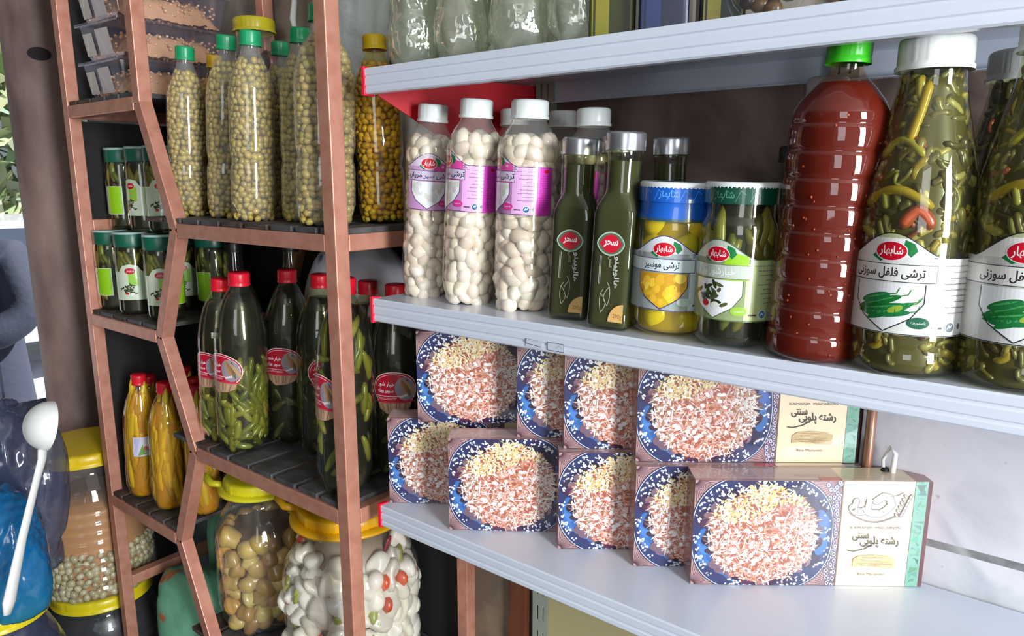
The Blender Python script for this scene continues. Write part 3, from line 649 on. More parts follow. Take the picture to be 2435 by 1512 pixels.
# dim things at the back of the middle deck
t = root('oil_bottle', (0, 0, 0), 'dim clear bottle with dark cap at the back, between the gherkin jar and red sauce', 'bottle')
shell(P2((.026, 0), (.030, .004), (.030, .12), (.026, .14), (.013, .165), (.0125, .19)), 'olive', t); cap(.0145, .018, .188, (40, 34, 32), t); core(P2((.026, 0), (.030, .004), (.030, .12), (.026, .14), (.013, .165), (.0125, .19)), .9, .13, (40, 38, 22), t, 'oil')
pose(t, (-.262, .855, -.1695), 0, .2, 0)
t = root('vinegar_bottle', (0, 0, 0), 'shaded bottle with a white cap standing behind the red sauce bottle', 'bottle')
VP = P2((.026, 0), (.030, .004), (.030, .18), (.026, .20), (.016, .225), (.0155, .245))
shell(VP, 'olive', t); cap(.021, .034, .240, (214, 210, 206), t); core(VP, .9, .2, (60, 58, 40), t, 'vinegar')
pose(t, (-.222, .825, -.1695), 0, .2, 0)
# ---------------------------------------------------------------- macaroni boxes
BW, BH, BD = .282, .137, .042
def box_art(seed=1):
    d = Decal((0, BW, 0, BH)); r = np.random.default_rng(seed); PW = .176
    d.rect(0, BW, 0, BH, (246, 226, 190)); d.up()
    d.lim = (0, PW, 0, BH); d.rect(0, PW, 0, BH, (176, 140, 140)); d.up()
    for (cx, cy, a0) in ((0, 0, 0), (0, BH, 3), (PW, 0, 1), (PW, BH, 2)):       # radial hatching in the corners
        for k in range(26):
            a = k * pi / 52 * 2 + .03; sx, sy = (1 if cx == 0 else -1), (1 if cy == 0 else -1)
            d.line([(cx + sx * .004 * cos(a), cy + sy * .004 * sin(a)), (cx + sx * .035 * cos(a), cy + sy * .035 * sin(a))], .0007, (84, 52, 62))
    for k in range(90):
        y = r.uniform(0, BH); x = PW - abs(r.normal()) * .008 - .002
        d.ell(x, y, .0032, .0040, (72, 64, 92), 10); d.z += 1e-6; d.ell(x, y, .0022, .0030, (220, 206, 222), 10); d.z += 1e-6; d.ell(x, y, .0011, .0015, (90, 80, 120), 8); d.z += 1e-6
    d.up(); cx, cy = .0835, .068
    def sup(rx, ry, n=60, e=2.6): return [(cx + rx * np.sign(cos(t)) * abs(cos(t)) ** (2 / e), cy + ry * np.sign(sin(t)) * abs(sin(t)) ** (2 / e)) for t in [2 * pi * i / n for i in range(n)]]
    d.poly(sup(.0865, .0775), (40, 34, 60)); d.up(); d.poly(sup(.0855, .0765), (196, 206, 226)); d.up(); d.poly(sup(.0845, .0755), (50, 56, 98)); d.up()
    for k in range(46):                                                  # blue shading patches of the glaze
        t = r.uniform(0, 2 * pi); q = r.uniform(.82, .95); c = (62, 106, 172) if (3.2 < t < 4.3 or t > 5.9 or t < .5) else (50, 44, 78)
        d.ell(cx + .082 * q * cos(t), cy + .074 * q * sin(t), .012, .007, jit(c, 10, r), 12, t + pi / 2); d.z += 1e-6
    for k in range(230):                                                 # white dots and petals round the rim, in clusters
        a0, a1, q0 = [(1.9, 2.95, .80), (1.9, 2.95, .80), (3.0, 3.95, .90), (4.2, 5.5, .86), (4.2, 5.5, .86), (5.6, 7.0, .90), (.7, 1.7, .88)][int(r.integers(7))]
        t = r.uniform(a0, a1); q = r.uniform(q0, .985)
        e = .5 + .5 * cos(2 * t); qq = (abs(cos(t)) ** 2.6 + abs(sin(t)) ** 2.6) ** (-1 / 2.6)
        d.ell(cx + .0845 * q * cos(t) * qq * .99, cy + .0755 * q * sin(t) * qq * .98, r.uniform(.0010, .0024), r.uniform(.0008, .0015), (228, 234, 240), 8, r.uniform(0, 3)); d.z += 1e-6
    for k in range(90):                                                  # raisins and meat balls round the mound
        t = r.uniform(pi * .80, pi * 2.3); q = r.uniform(.76, .90)
        d.ell(cx + .078 * q * cos(t), cy + .074 * q * sin(t), r.uniform(.004, .008), r.uniform(.004, .007), jit([(74, 36, 66), (120, 96, 106), (52, 40, 56), (140, 104, 110)][int(r.integers(4))], 8, r), 12); d.z += 1e-6
    d.up(); d.poly([(cx + .062 * (1 + .04 * sin(7 * t)) * cos(t), cy - .001 + .060 * (1 + .04 * sin(5 * t + 1)) * sin(t)) for t in [2 * pi * i / 50 for i in range(50)]], (164, 96, 76)); d.up()
    for k in range(2000):                                                # the mound: rice grains, shreds of pasta and carrot
        t = r.uniform(0, 2 * pi); q = sqrt(r.random()) * 1.04; x, y = q * cos(t), q * sin(t)
        if y > .45 + .2 * sin(3 * x): pal = [(236, 214, 160), (240, 228, 196), (222, 184, 120), (246, 240, 222)]
        elif abs(x) > .62: pal = [(226, 218, 214), (206, 176, 160), (238, 232, 226), (190, 140, 116)]
        else: pal = [(206, 128, 100), (220, 156, 132), (232, 206, 196), (240, 232, 228), (188, 108, 88), (218, 176, 156), (226, 200, 196)]
        c = jit(pal[int(r.integers(len(pal)))], 9, r); lg = r.random() < .22
        d.ell(cx + .064 * x, cy + .062 * y, r.uniform(.005, .011) if lg else r.uniform(.0016, .0036), r.uniform(.0006, .0010) if lg else r.uniform(.0008, .0016), c, 6, r.uniform(0, pi)); d.z += 2e-7
    for k in range(28):
        x, y = r.uniform(-.8, .8), r.uniform(-.7, .5); d.ell(cx + .058 * x, cy + .058 * y, .0034, .0024, (246, 244, 240), 7, r.uniform(0, 3)); d.z += 1e-6
    d.lim = (0, BW, 0, BH); d.z = .0006
    d.rect(PW, PW + .0015, 0, BH, (120, 96, 70)); x1 = .262
    d.rect(x1, BW, 0, BH, (120, 170, 150)); d.rect(BW - .005, BW, 0, BH, (176, 96, 110)); d.up()
    for k in range(46):
        y = r.uniform(0, BH); d.poly([(x1 + r.uniform(0, .015), y + r.uniform(-.006, .006)) for _ in range(3)], jit((88, 146, 122), 22, r)); d.z += 1e-6
    mx = .2195                                                           # right panel: logo, names, bundle of noodles
    g = (120, 108, 104); w = (250, 244, 236)
    base = [(-.030, .103), (-.027, .099), (-.020, .098), (-.014, .100), (-.006, .096), (.004, .096), (.010, .100), (.016, .107), (.013, .116), (.006, .118), (-.002, .112)]
    for wd, c in ((.0105, g), (.0085, w)): d.line([(mx + a, b) for a, b in base], wd, c); d.up(); [d.ell(mx + a, b, wd / 2, wd / 2, c, 12) for a, b in base]; d.up()
    for wd, c in ((.0085, g), (.0065, w)): d.line([(mx - .028, .103), (mx - .026, .112)], wd, c); d.ell(mx - .026, .112, wd / 2, wd / 2, c, 12); d.line([(mx - .012, .101), (mx - .010, .114)], wd, c); d.up()
    d.line([(mx + .014, .118), (mx + .022, .119), (mx + .029, .123)], .001, g)
    d.line([(mx - .034 + .068 * i / 14 * .93, .097 - .012 * sin(pi * i / 14)) for i in range(15)], .0011, g); d.line([(mx - .031 + .064 * i / 14 * .9, .094 - .010 * sin(pi * i / 14)) for i in range(15)], .0007, g)
    for k in range(6):
        for s in (-1, 1): d.ell(mx + .026 + k * .0018 + s * .0030, .094 + k * .0048, .0036, .0019, g, 10, pi / 2 - s * .6); d.up(.00001); d.ell(mx + .026 + k * .0018 + s * .0030, .094 + k * .0048, .0027, .0011, (240, 222, 200), 10, pi / 2 - s * .6); d.up(.00001)
    d.text('KAMAND  MACARON', mx, .0775, .0030, (70, 60, 60), False, width=.060)
    d.text('رشته پلویی', mx + .006, .0590, .0150, (36, 30, 30), bold=.01, width=.046, slant=-.12); d.text('سنتی', mx - .017, .0655, .0110, (36, 30, 30), bold=.01, width=.020, slant=-.12)
    d.line([(mx - .031, .0475), (mx - .024, .0465), (mx - .012, .0495), (mx - .004, .0545)], .0012, (36, 30, 30))
    d.poly([(mx - .024, .026), (mx + .026, .024), (mx + .0265, .029), (mx + .027, .037), (mx + .018, .0405), (mx, .042), (mx - .018, .0405), (mx - .024, .036)], (206, 178, 128)); d.up()
    for k in range(26):
        y = r.uniform(.026, .0405); a, b = r.uniform(-.023, 0), r.uniform(.002, .026); d.line([(mx + a, y), (mx + b, y - r.uniform(-.0015, .002))], .0006, jit([(168, 134, 90), (230, 206, 160), (140, 110, 76)][int(r.integers(3))], 8, r)); d.z += 1e-6
    d.text('Rice Macaroni', mx - .001, .0165, .0032, (60, 50, 46), False, width=.032)
    return d
film = mat('glossy_box_card', (150, 112, 108), .22, coat=.8)
def macaroni_box():
    t = root('macaroni_box', (0, 0, 0), 'x', 'box')
    mb = MB().box(0, BW, 0, BD, 0, BH, (168, 128, 122)); mb.box(.0, .176, .006, .036, BH, BH + .0002, (188, 160, 156)); mb.box(.176, .262, .002, .04, BH, BH + .0003, (226, 206, 172)); mb.box(.150, .176, .0, .010, BH, BH + .0004, (186, 40, 60))
    mb.box(-.0003, 0, .004, .038, .004, BH - .004, (158, 104, 100)); mb.build('carton', M['gloss_print'], t, bevel=.0012)
    box_art().done('printed_front', M['gloss_print'], t, place=lambda c: Vector((c.x, -.0006 - c.z, c.y)))
    return t
bx = macaroni_box(); BX = [
    (-.784, .697, 0, 38, 'macaroni box lowest at the red deck end, half covered by the next box'),
    (-.652, .690, 0, 38, 'macaroni box in the lower row showing its whole rice plate'),
    (-.500, .741, 0, 38, 'macaroni box in the lower row, the third from the red deck end'),
    (-.398, .764, 0, 38, 'narrowly visible macaroni box in the lower row, directly behind the fully visible one'),
    (-.322, .770, 0, 37, 'fully visible macaroni box standing foremost on the lowest deck, lettered cream panel showing'),
    (-.733, .712, 1, 38, 'macaroni box of the upper row nearest the dark pickle bottle, whole plate showing'),
    (-.578, .752, 1, 38, 'narrowly visible macaroni box of the upper row, second from the rack'),
    (-.503, .756, 1, 38, 'macaroni box of the upper row with reddish plate cut by the next box'),
    (-.406, .776, 1, 37, 'macaroni box of the upper row with its cream panel showing under the deck')]
for i, (x, y, lv, rz, lab) in enumerate(BX):
    o = bx if i == 0 else copy_tree(bx); tag(o, lab, 'box', 'rice macaroni boxes'); o.location = (x, y, -.4915 + lv * (BH + .0008)); o.rotation_euler = (0, 0, radians(rz - (2.2 if i in (0, 1, 5) else 0)))
# ---------------------------------------------------------------- highest deck: clear waisted bottles and dark tins
WP = P2((.022, 0), (.030, .006), (.0335, .02), (.0338, .045), (.031, .060), (.029, .068), (.031, .078), (.0345, .095), (.0345, .12), (.031, .14), (.030, .150), (.034, .17), (.034, .20), (.028, .225), (.016, .245), (.014, .262))
def water_bottle():
    t = root('water_bottle', (0, 0, 0), 'x', 'bottle'); w0 = petal(.033, .022)
    def w(r, z, th):
        r, z = w0(r, z, th); return r * (1 + .034 * cos(8 * th + 46 * z)), z
    shell(WP, 'water', t, w, 60, 110); MB().lathe([(.001, .006)] + [(r * .94, z + .004) for r, z in smooth_prof(WP, 40) if z < .22] + [(.001, .222)], 40, lambda r, z, th: (r * (1 + .03 * cos(5 * th)), z)).build('rose_water', M['water'], t)
    cap(.0155, .018, .258, (236, 236, 240), t); return t
w0 = water_bottle()
def at_x(px, Y):
    """x in the vertical plane y = Y seen at a given bearing (slope across the view)"""
    a = AZ - atan((px - 1217.5) / 1700.0 / cos(PIT) * 1.0); return -Y * math.tan(a)
for i, (x, y, s, lab) in enumerate([(-.742, .735, 1.1, 'clear ribbed water bottle on the highest deck, at its red-capped end'), (-.655, .735, 1.1, 'clear water bottle on the highest deck, second from the red-capped end'), (-.562, .735, 1.14, 'clear water bottle on the highest deck, third from the red-capped end'), (-.482, .745, 1.1, 'clear water bottle on the highest deck, beside the dark tin'),
                                    (-.69, .83, 1.05, 'clear water bottle in the back row between the first two'), (-.60, .83, 1.05, 'clear water bottle in the back row behind the third one')]):
    o = w0 if i == 0 else copy_tree(w0); tag(o, lab, 'bottle', 'clear water bottles'); o.location = (x, y, .1485); o.scale = (s, s, 1.05); o.rotation_euler = (0, 0, i * 1.1)
def tin(x, y, wx, h, c1, c2, lab, rz=20):
    t = root('oil_tin', (x, y, .1485), lab, 'tin', rz=radians(rz)); MB().box(-wx / 2, wx / 2, -wx / 2, wx / 2, 0, h, c1).build('tin_body', M['gloss_print'], t, bevel=.003)
    d = Decal(); d.rect(-wx * .42, wx * .42, .004, h - .01, c1); d.up(); d.frame(-wx * .42, wx * .42, .004, h - .01, .0015, c2); d.rect(-wx * .34, -wx * .05, .006, h * .5, c2)
    d.done('printed_front', M['gloss_print'], t, place=lambda c: Vector((c.x, -wx / 2 - .0004 - c.z, c.y))); MB().lathe([(.012, h), (.013, h + .012), (.001, h + .0125)], 20, None, (30, 30, 34)).build('spout_cap', M['plastic'], t)
tin(-.434, .745, .052, .19, (52, 56, 22), (128, 122, 40), 'dark olive oil tin with yellow edging beside the clear water bottles')
tin(-.372, .745, .052, .19, (16, 22, 50), (30, 44, 90), 'navy blue oil tin beside the olive coloured tin')
tin(-.318, .760, .046, .19, (14, 14, 16), (110, 100, 30), 'black oil tin with thin yellow line, closest to the wrapped packets', 30)
for i, (x, y, lab) in enumerate([(-.262, .745, 'brown packet wrapped in shiny clear film beside the black tin'), (-.185, .755, 'dark packet wrapped in film, furthest along the highest deck')]):
    t = root('food_packet', (x, y, .1485), lab, 'packet', 'film wrapped packets'); mb = MB(); r = np.random.default_rng(i)
    for k in range(26): blob(mb, (r.uniform(-.026, .026), r.uniform(-.018, .018), r.uniform(.010, .07)), (.010, .008, .009), (r.uniform(0, 3), 0, 0), jit([(96, 66, 40), (60, 44, 34), (120, 84, 50)][k % 3], 8, r))
    mb.build('dried_fruit', M['food'], t, stuff=True); mb = MB(); blob(mb, (0, 0, .042), (.040, .030, .0415), lump=.08, base=ICO3, seed=4); mb.build('film_wrap', M['glass'], t)
# ---------------------------------------------------------------- rack, long bay: bottles of green chickpeas
QP = P2((.030, 0), (.0335, .008), (.0350, .03), (.0350, .085), (.0325, .096), (.0325, .104), (.0352, .114), (.0355, .205), (.0345, .222), (.030, .243), (.022, .262), (.0155, .276), (.0140, .282), (.0135, .300))
def pea_bottle(seed, cols, capc, mt='petmilk'):
    t = root('olive_bottle', (0, 0, 0), 'x', 'bottle'); shell(QP, mt, t, petal(.034, .030), 48, 80); core(QP, .78, .262, tuple(c * .55 for c in cols[0]), t)  # core takes a darkened olive colour, painted shade between the pieces
    packed(QP, .008, .268, .0061, cols, seed, base=ICO1, elong=1.25, var=7, dens=1.04, inset=.0006).build('green_olives', M['food'], t, stuff=True); cap(.0168, .024, .288, capc, t, ribs=30); return t
GREENISH = [(180, 156, 72), (190, 166, 78), (168, 146, 66), (184, 160, 86)]; YELLOWISH = [(206, 168, 34), (214, 178, 50), (190, 150, 30), (200, 170, 60)]
pg = pea_bottle(1, GREENISH, (24, 152, 96)); py_ = pea_bottle(2, YELLOWISH, (236, 192, 26), 'yel')
PB = [(-1.350, .715, .040, .308, .98, pg, 'green-capped bottle of small green olives nearest the rusty post'), (-1.385, .790, .045, .306, .85, py_, 'yellow-capped bottle of small olives squeezed between two green-capped ones'),
      (-1.240, .730, .045, .317, .98, pg, 'green-capped olive bottle just behind the brightest green cap'), (-1.110, .702, .030, .305, 1.03, pg, 'green-capped olive bottle with the brightest cap, in front in the middle'),
      (-1.150, .790, .02, .305, .9, pg, 'green-capped olive bottle in the back row, seen beside the brightest cap'), (-1.125, .865, .012, .306, .85, pg, 'green-capped olive bottle deepest in the back row'),
      (-1.035, .745, .026, .307, .95, pg, 'green-capped olive bottle with much clear neck, next to the biggest bottle'), (-.913, .702, .020, .318, 1.27, pg, 'biggest olive bottle, standing behind the rack upright'),
      (-.893, .800, -.008, .290, 1.08, py_, 'yellow-capped olive bottle between the rack upright and the garlic bottles')]
used = set()
for i, (x, y, ln, h, s, src, lab) in enumerate(PB):
    o = copy_tree(src) if id(src) in used else src; used.add(id(src)); tag(o, lab, 'bottle', 'small olive bottles')
    pose(o, (x, y, SR['R1'] + .001), ln * .85, h, i * 1.3); o.scale = (s, s, h / .312)
# jar with yellow lid behind them
t = root('fruit_jar', (-1.345, .880, SR['R1'] + .001), 'tall jar of dark red preserve with a yellow lid, behind the olive bottles', 'jar')
FP = P2((.05, 0), (.058, .01), (.058, .24), (.050, .27), (.047, .285), (.047, .298)); shell(FP, 'pet', t); core(FP, .86, .235, (66, 18, 12), t, 'preserve')
packed(FP, .02, .262, .016, [(104, 30, 18), (70, 20, 14), (130, 60, 36), (50, 16, 14)], 6, base=ICO2, lump=.1).build('red_fruit', M['food'], t, stuff=True); cap(.050, .022, .290, (206, 190, 40), t, ribs=50, name='lid'); t.scale = (.80, .80, 1.23)
# white sacks and bag behind
def sack(name, loc, rad, lab, cat, col=(206, 210, 220), print_col=None, lump=.14, seed=1, m='sheet', z=0, rot=(0, 0, 0)):
    mb = MB(); v = ICO3[0].copy(); r = np.random.default_rng(seed)
    K = r.normal(size=(7, 3)) * 2.6; ph = r.uniform(0, 6, 7)
    bm = bmesh.new(); bmesh.ops.create_icosphere(bm, subdivisions=5, radius=1); v = np.array([q.co[:] for q in bm.verts]); f = [tuple(w.index for w in p.verts) for p in bm.faces]; bm.free()
    d = sum(np.sin(v @ K[i] + ph[i]) for i in range(7)) / 7 + .35 * sum(np.abs(np.sin(v @ (K[i] * 2.4) + ph[i])) for i in range(3)) / 3
    v = np.sign(v) * np.abs(v) ** .8; v = v * (1 + lump * d)[:, None] * np.array(rad); v[:, 2] = np.maximum(v[:, 2], -rad[2] * .86)
    v = v @ rotm(*rot).T; v[:, 2] -= v[:, 2].min(); mb.add(v, f, col); o = mb.build(name, M[m] if isinstance(m, str) else m); o.location = loc; tag(o, lab, cat); return o
sackmat = mat('woven_sack', (232, 234, 242), .7, noise=((40, 56, 92), 9, .60, .66), bump=(120, .4, .002))
sack('flour_sack', (-.925, .895, SR['R1'] + .001), (.075, .042, .115), 'white sack with blue creases behind the garlic bottles at the deck end', 'sack', m=sackmat, seed=3)
o = sack('flour_sack', (-1.065, .885, SR['R2'] + .001), (.165, .046, .205), 'big white flour sack with faint blue print behind the dark pickle bottles', 'sack', m=sackmat, seed=5)
sack('garlic_bag', (-1.06, .890, .155), (.075, .05, .15), 'white translucent plastic bag hanging behind the rack upright, above the olive bottles', 'bag', m='sheet', seed=9, lump=.25)
t = root('net_string', (-1.24, .900, .275), 'twisted white string hanging behind the olive bottles', 'string'); MB().tube([(0, 0, .5), (0, 0, .10), (.005, 0, .06), (-.003, 0, .03), (.003, 0, 0)], [.003, .004, .006, .007, .004], 8, (226, 226, 222)).build('twisted_cord', M['dull'], t)
# ---------------------------------------------------------------- rack, lower long bay: gherkin bottles with red caps
KP = P2((.038, 0), (.043, .010), (.0455, .03), (.0455, .085), (.0440, .092), (.0455, .100), (.0455, .185), (.0440, .190), (.0455, .197), (.0450, .222), (.041, .250), (.033, .278), (.023, .300), (.0155, .312), (.0140, .318), (.0135, .330))
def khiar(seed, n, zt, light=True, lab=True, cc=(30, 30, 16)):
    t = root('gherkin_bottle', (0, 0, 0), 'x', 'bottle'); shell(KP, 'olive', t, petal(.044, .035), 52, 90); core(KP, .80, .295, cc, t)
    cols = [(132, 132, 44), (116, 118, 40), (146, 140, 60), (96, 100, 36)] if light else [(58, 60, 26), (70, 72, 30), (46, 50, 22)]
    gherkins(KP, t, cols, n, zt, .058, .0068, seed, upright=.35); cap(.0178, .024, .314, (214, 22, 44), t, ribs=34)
    if lab:
        d = Decal(); H = .062
        oval = lambda a, b: [(a * cos(q), b * sin(q)) for q in [2 * pi * i / 32 for i in range(32)]]
        d.poly(oval(.040, .031), (236, 222, 214)); d.up(); d.poly(oval(.0385, .0295), (196, 24, 52)); d.up(); d.line([(.0355 * cos(a), .0265 * sin(a)) for a in [pi * i / 16 for i in range(17)]], .0009, (240, 225, 225))
        d.ell(.019, .001, .0175, .021, (150, 140, 150), 24, .25); d.up()
        for k, (a, c) in enumerate(((.9, (176, 130, 90)), (1.05, (150, 112, 76)), (.8, (120, 96, 70)), (1.2, (190, 150, 104)))): d.ell(.015 + k * .0045, .004 - k * .001, .0028, .017, c, 12, a - .9 + .3); d.up(.00001)
        for k in range(4): d.ell(.011 + k * .003, -.013 + .001 * k, .0016, .0022, (226, 222, 216), 8)
        d.up(); d.text('خیار شور', -.014, .009, .0095, (252, 244, 244), bold=.03, width=.030); d.text('سوپر ویژه', -.015, -.003, .0080, (252, 244, 244), bold=.03, width=.028)
        d.rect(-.034, .022, -.0125, -.0110, (240, 200, 200)); small_print(d, -.033, .004, [-.0155, -.0175], .0009, (240, 196, 200))
        d.poly([(-.030, -.022), (.030, -.022), (.026, -.034), (.012, -.040), (-.012, -.043), (-.026, -.034)], (186, 146, 116)); d.up()
        for k in range(9): d.line([(-.022 + k * .0052, -.024), (-.018 + k * .0042, -.038)], .0012, [(140, 100, 76), (214, 180, 150), (110, 84, 60)][k % 3])
        d.rect(-.034, .034, -.0235, -.0205, (206, 60, 80)); d.done('label', M['gloss_print'], t, R=.0457, z0=.165)
    return t
kA, kB = khiar(1, 120, .165), khiar(2, 40, .27, True)
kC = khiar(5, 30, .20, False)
z2 = SR['R2'] + .001
KB = [(-1.272, .705, .040, .318, .93, -.75, kA, 'red-capped gherkin bottle with a small white sticker, nearest the zigzag divider'), (-1.190, .700, .029, .335, 1.04, -.85, kA, 'red-capped gherkin bottle with light gherkins heaped at its bottom, in front'),
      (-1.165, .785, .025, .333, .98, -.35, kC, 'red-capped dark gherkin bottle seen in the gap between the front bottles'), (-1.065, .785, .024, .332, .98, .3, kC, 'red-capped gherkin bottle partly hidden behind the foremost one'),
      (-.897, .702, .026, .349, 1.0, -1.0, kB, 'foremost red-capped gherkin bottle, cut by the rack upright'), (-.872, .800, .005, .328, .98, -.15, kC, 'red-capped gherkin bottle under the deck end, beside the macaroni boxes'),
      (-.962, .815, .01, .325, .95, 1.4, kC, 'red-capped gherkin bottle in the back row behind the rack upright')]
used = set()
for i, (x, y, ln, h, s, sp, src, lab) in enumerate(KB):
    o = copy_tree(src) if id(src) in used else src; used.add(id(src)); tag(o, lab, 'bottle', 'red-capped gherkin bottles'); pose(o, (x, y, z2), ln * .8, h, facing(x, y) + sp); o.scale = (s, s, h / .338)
t = Decal(); t.rect(-.007, .007, 0, .012, (206, 216, 230)); t.up(); t.line([(-.004, .007), (.004, .007)], .0006, (120, 130, 150)); t.line([(-.003, .004), (.003, .004)], .0005, (120, 130, 150))
st = t.done('price_sticker', M['gloss_print'], None, R=.0452, z0=.226, off=-.0015); st.parent = [o for o in bpy.data.objects if o.get('label', '').startswith('red-capped gherkin bottle with a small white')][0]; st.rotation_euler = (0, 0, .45); st['label'] = 'small white price sticker'
DP = P2((.036, 0), (.040, .008), (.040, .20), (.034, .235), (.016, .27), (.0135, .31))
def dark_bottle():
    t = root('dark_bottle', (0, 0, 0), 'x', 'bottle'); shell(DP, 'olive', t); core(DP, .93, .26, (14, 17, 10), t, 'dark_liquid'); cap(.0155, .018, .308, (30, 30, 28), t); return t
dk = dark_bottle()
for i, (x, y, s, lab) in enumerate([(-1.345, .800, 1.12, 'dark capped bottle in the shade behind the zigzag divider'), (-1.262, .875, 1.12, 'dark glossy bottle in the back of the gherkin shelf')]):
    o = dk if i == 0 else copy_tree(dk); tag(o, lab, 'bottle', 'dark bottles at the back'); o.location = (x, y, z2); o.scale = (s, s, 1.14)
# ---------------------------------------------------------------- rack, short bays
z2 = SL['L1'] + .001
def little_jar(seed):
    t = root('gherkin_jar', (0, 0, 0), 'x', 'jar'); pr = P2((.030, 0), (.034, .004), (.034, .138), (.031, .146), (.031, .165))
    shell(pr, 'oliveg', t, None, 40, 50, 'glass_body'); core(pr, .80, .150, (34, 34, 16), t); gherkins(pr, t, n=44, ln=.05, rad=.0065, zt=.135, seed=seed)
    MB().lathe([(.0325, .143), (.0330, .146), (.0330, .170), (.0320, .172), (.001, .1715)], 40, None, (22, 92, 70)).build('lid', M['plastic'], t); lid = [o for o in t.children if o.name.startswith('lid')][0]
    MB().lathe([(.0332, .169), (.0322, .1735), (.0300, .1725)], 40, None, (180, 206, 200)).build('lid_rim', M['plastic'], lid)
    d = Decal(); H = .060; d.rect(-.035, .060, 0, H, (206, 216, 190)); d.poly([(-.022, H), (-.014, H * 1.2), (0, H * 1.26), (.014, H * 1.2), (.022, H)], (206, 216, 190)); d.up()
    d.rect(.028, .058, .001, H - .001, (146, 200, 30)); d.rect(-.004, .014, .03, H, (150, 200, 60)); d.up(); d.ell(0, H * 1.02, .010, .0065, (196, 20, 44), 16); d.up(); d.text('شابهار', 0, H * 1.02, .006, (245, 240, 240), width=.014)
    pict_fill(d, 'green', H * .9); d.done('label', M['gloss_print'], t, R=.0342, z0=.032); return t
lj = little_jar(3)
zj = SL['L1'] + .001
JJ = [(-1.668, .700, SL['L1'], -1.9, 'green-lidded gherkin jar of the lower tier nearest the rusty post'), (-1.640, .775, SL['L1'], -.9, 'green-lidded gherkin jar of the lower tier, in the second row'), (-1.570, .700, SL['L1'], -.25, 'green-lidded gherkin jar of the lower tier, second from the post'), (-1.535, .790, SL['L1'], -.1, 'green-lidded gherkin jar of the lower tier, in the gap of the front row'), (-1.452, .705, SL['L1'], -.2, 'green-lidded gherkin jar of the lower tier beside the zigzag divider'), (-1.425, .800, SL['L1'], -2.0, 'gherkin jar of the lower tier behind the divider bar, bright green label side out'),
      (-1.655, .735, 0, -1.9, 'green-lidded gherkin jar of the upper tier with a bright green label side, nearest the post'), (-1.560, .735, 0, -.9, 'green-lidded gherkin jar in the middle of the upper tier'), (-1.480, .735, 0, -.2, 'green-lidded gherkin jar of the upper tier beside the slanting divider bar'), (-1.470, .83, 0, .5, 'gherkin jar of the upper tier in the shade behind the divider bar')]
for i, (x, y, z, sp, lab) in enumerate(JJ):
    o = lj if i == 0 else copy_tree(lj); tag(o, lab, 'jar', 'green-lidded gherkin jars'); up = z == 0
    o.location = (x, y, (SL['L1'] + .1755 if up else z + .001)); o.rotation_euler = (0, 0, facing(x, y) + sp); o.scale = (1.06, 1.06, 1) if not up else (1.06, 1.06, 1.0)
# yellow pepper bottles
YP = P2((.030, 0), (.034, .008), (.0365, .03), (.0365, .085), (.0350, .092), (.0365, .10), (.0365, .17), (.0350, .20), (.028, .232), (.020, .252), (.0145, .262), (.0135, .275))
def yb(seed, lab=True):
    t = root('yellow_pepper_bottle', (0, 0, 0), 'x', 'bottle'); shell(YP, 'yel', t, petal(.035, .03), 40, 70); core(YP, .82, .245, (190, 140, 12), t)
    gherkins(YP, t, [(206, 176, 20), (196, 160, 16), (214, 186, 40), (190, 148, 14)], 80, .232, .10, .0085, seed, 'yellow_peppers', upright=1.05); cap(.0160, .022, .268, (212, 28, 44), t, ribs=30)
    if lab:
        d = Decal(); d.rect(-.018, .018, 0, .046, (206, 202, 222)); d.up(); d.poly([(-.016, .044), (-.002, .044), (-.012, .004)], (186, 182, 214)); d.ell(.006, .012, .010, .007, (70, 120, 60), 16); d.up(); d.ell(.008, .018, .006, .006, (190, 110, 120), 14); d.ell(.010, .010, .006, .004, (150, 190, 170), 12); d.poly([(-.008, .002), (.002, .030), (.004, .004)], (110, 160, 70)); d.done('label', M['gloss_print'], t, R=.0367, z0=.108)
    return t
y0 = yb(1)
YB_ = [(-1.662, .735, .035, .272, -.1, 'yellow pepper bottle nearest the rusty post, paper label turned outward'), (-1.622, .700 - .004, .036, .290, -.05, 'yellow pepper bottle with its paper label out, standing in front'), (-1.510, .700, .030, .290, 1.5, 'yellow pepper bottle with crossed long peppers beside the lower divider bar'), (-1.665, .830, .02, .27, 2, 'yellow pepper bottle in the back row, its red cap seen over the front ones'), (-1.570, .800, .02, .265, 2.4, 'yellow pepper bottle in the back row behind the divider bar'), (-1.425, .735, .02, .29, 1.0, 'yellow pepper bottle on the far side of the divider bar')]
for i, (x, y, ln, h, sp, lab) in enumerate(YB_):
    o = y0 if i == 0 else copy_tree(y0); tag(o, lab, 'bottle', 'yellow pepper bottles'); pose(o, (x, y, SL['L2'] + .001), ln * .8, h, facing(x, y) + sp); o.scale = (1, 1, h / .29)
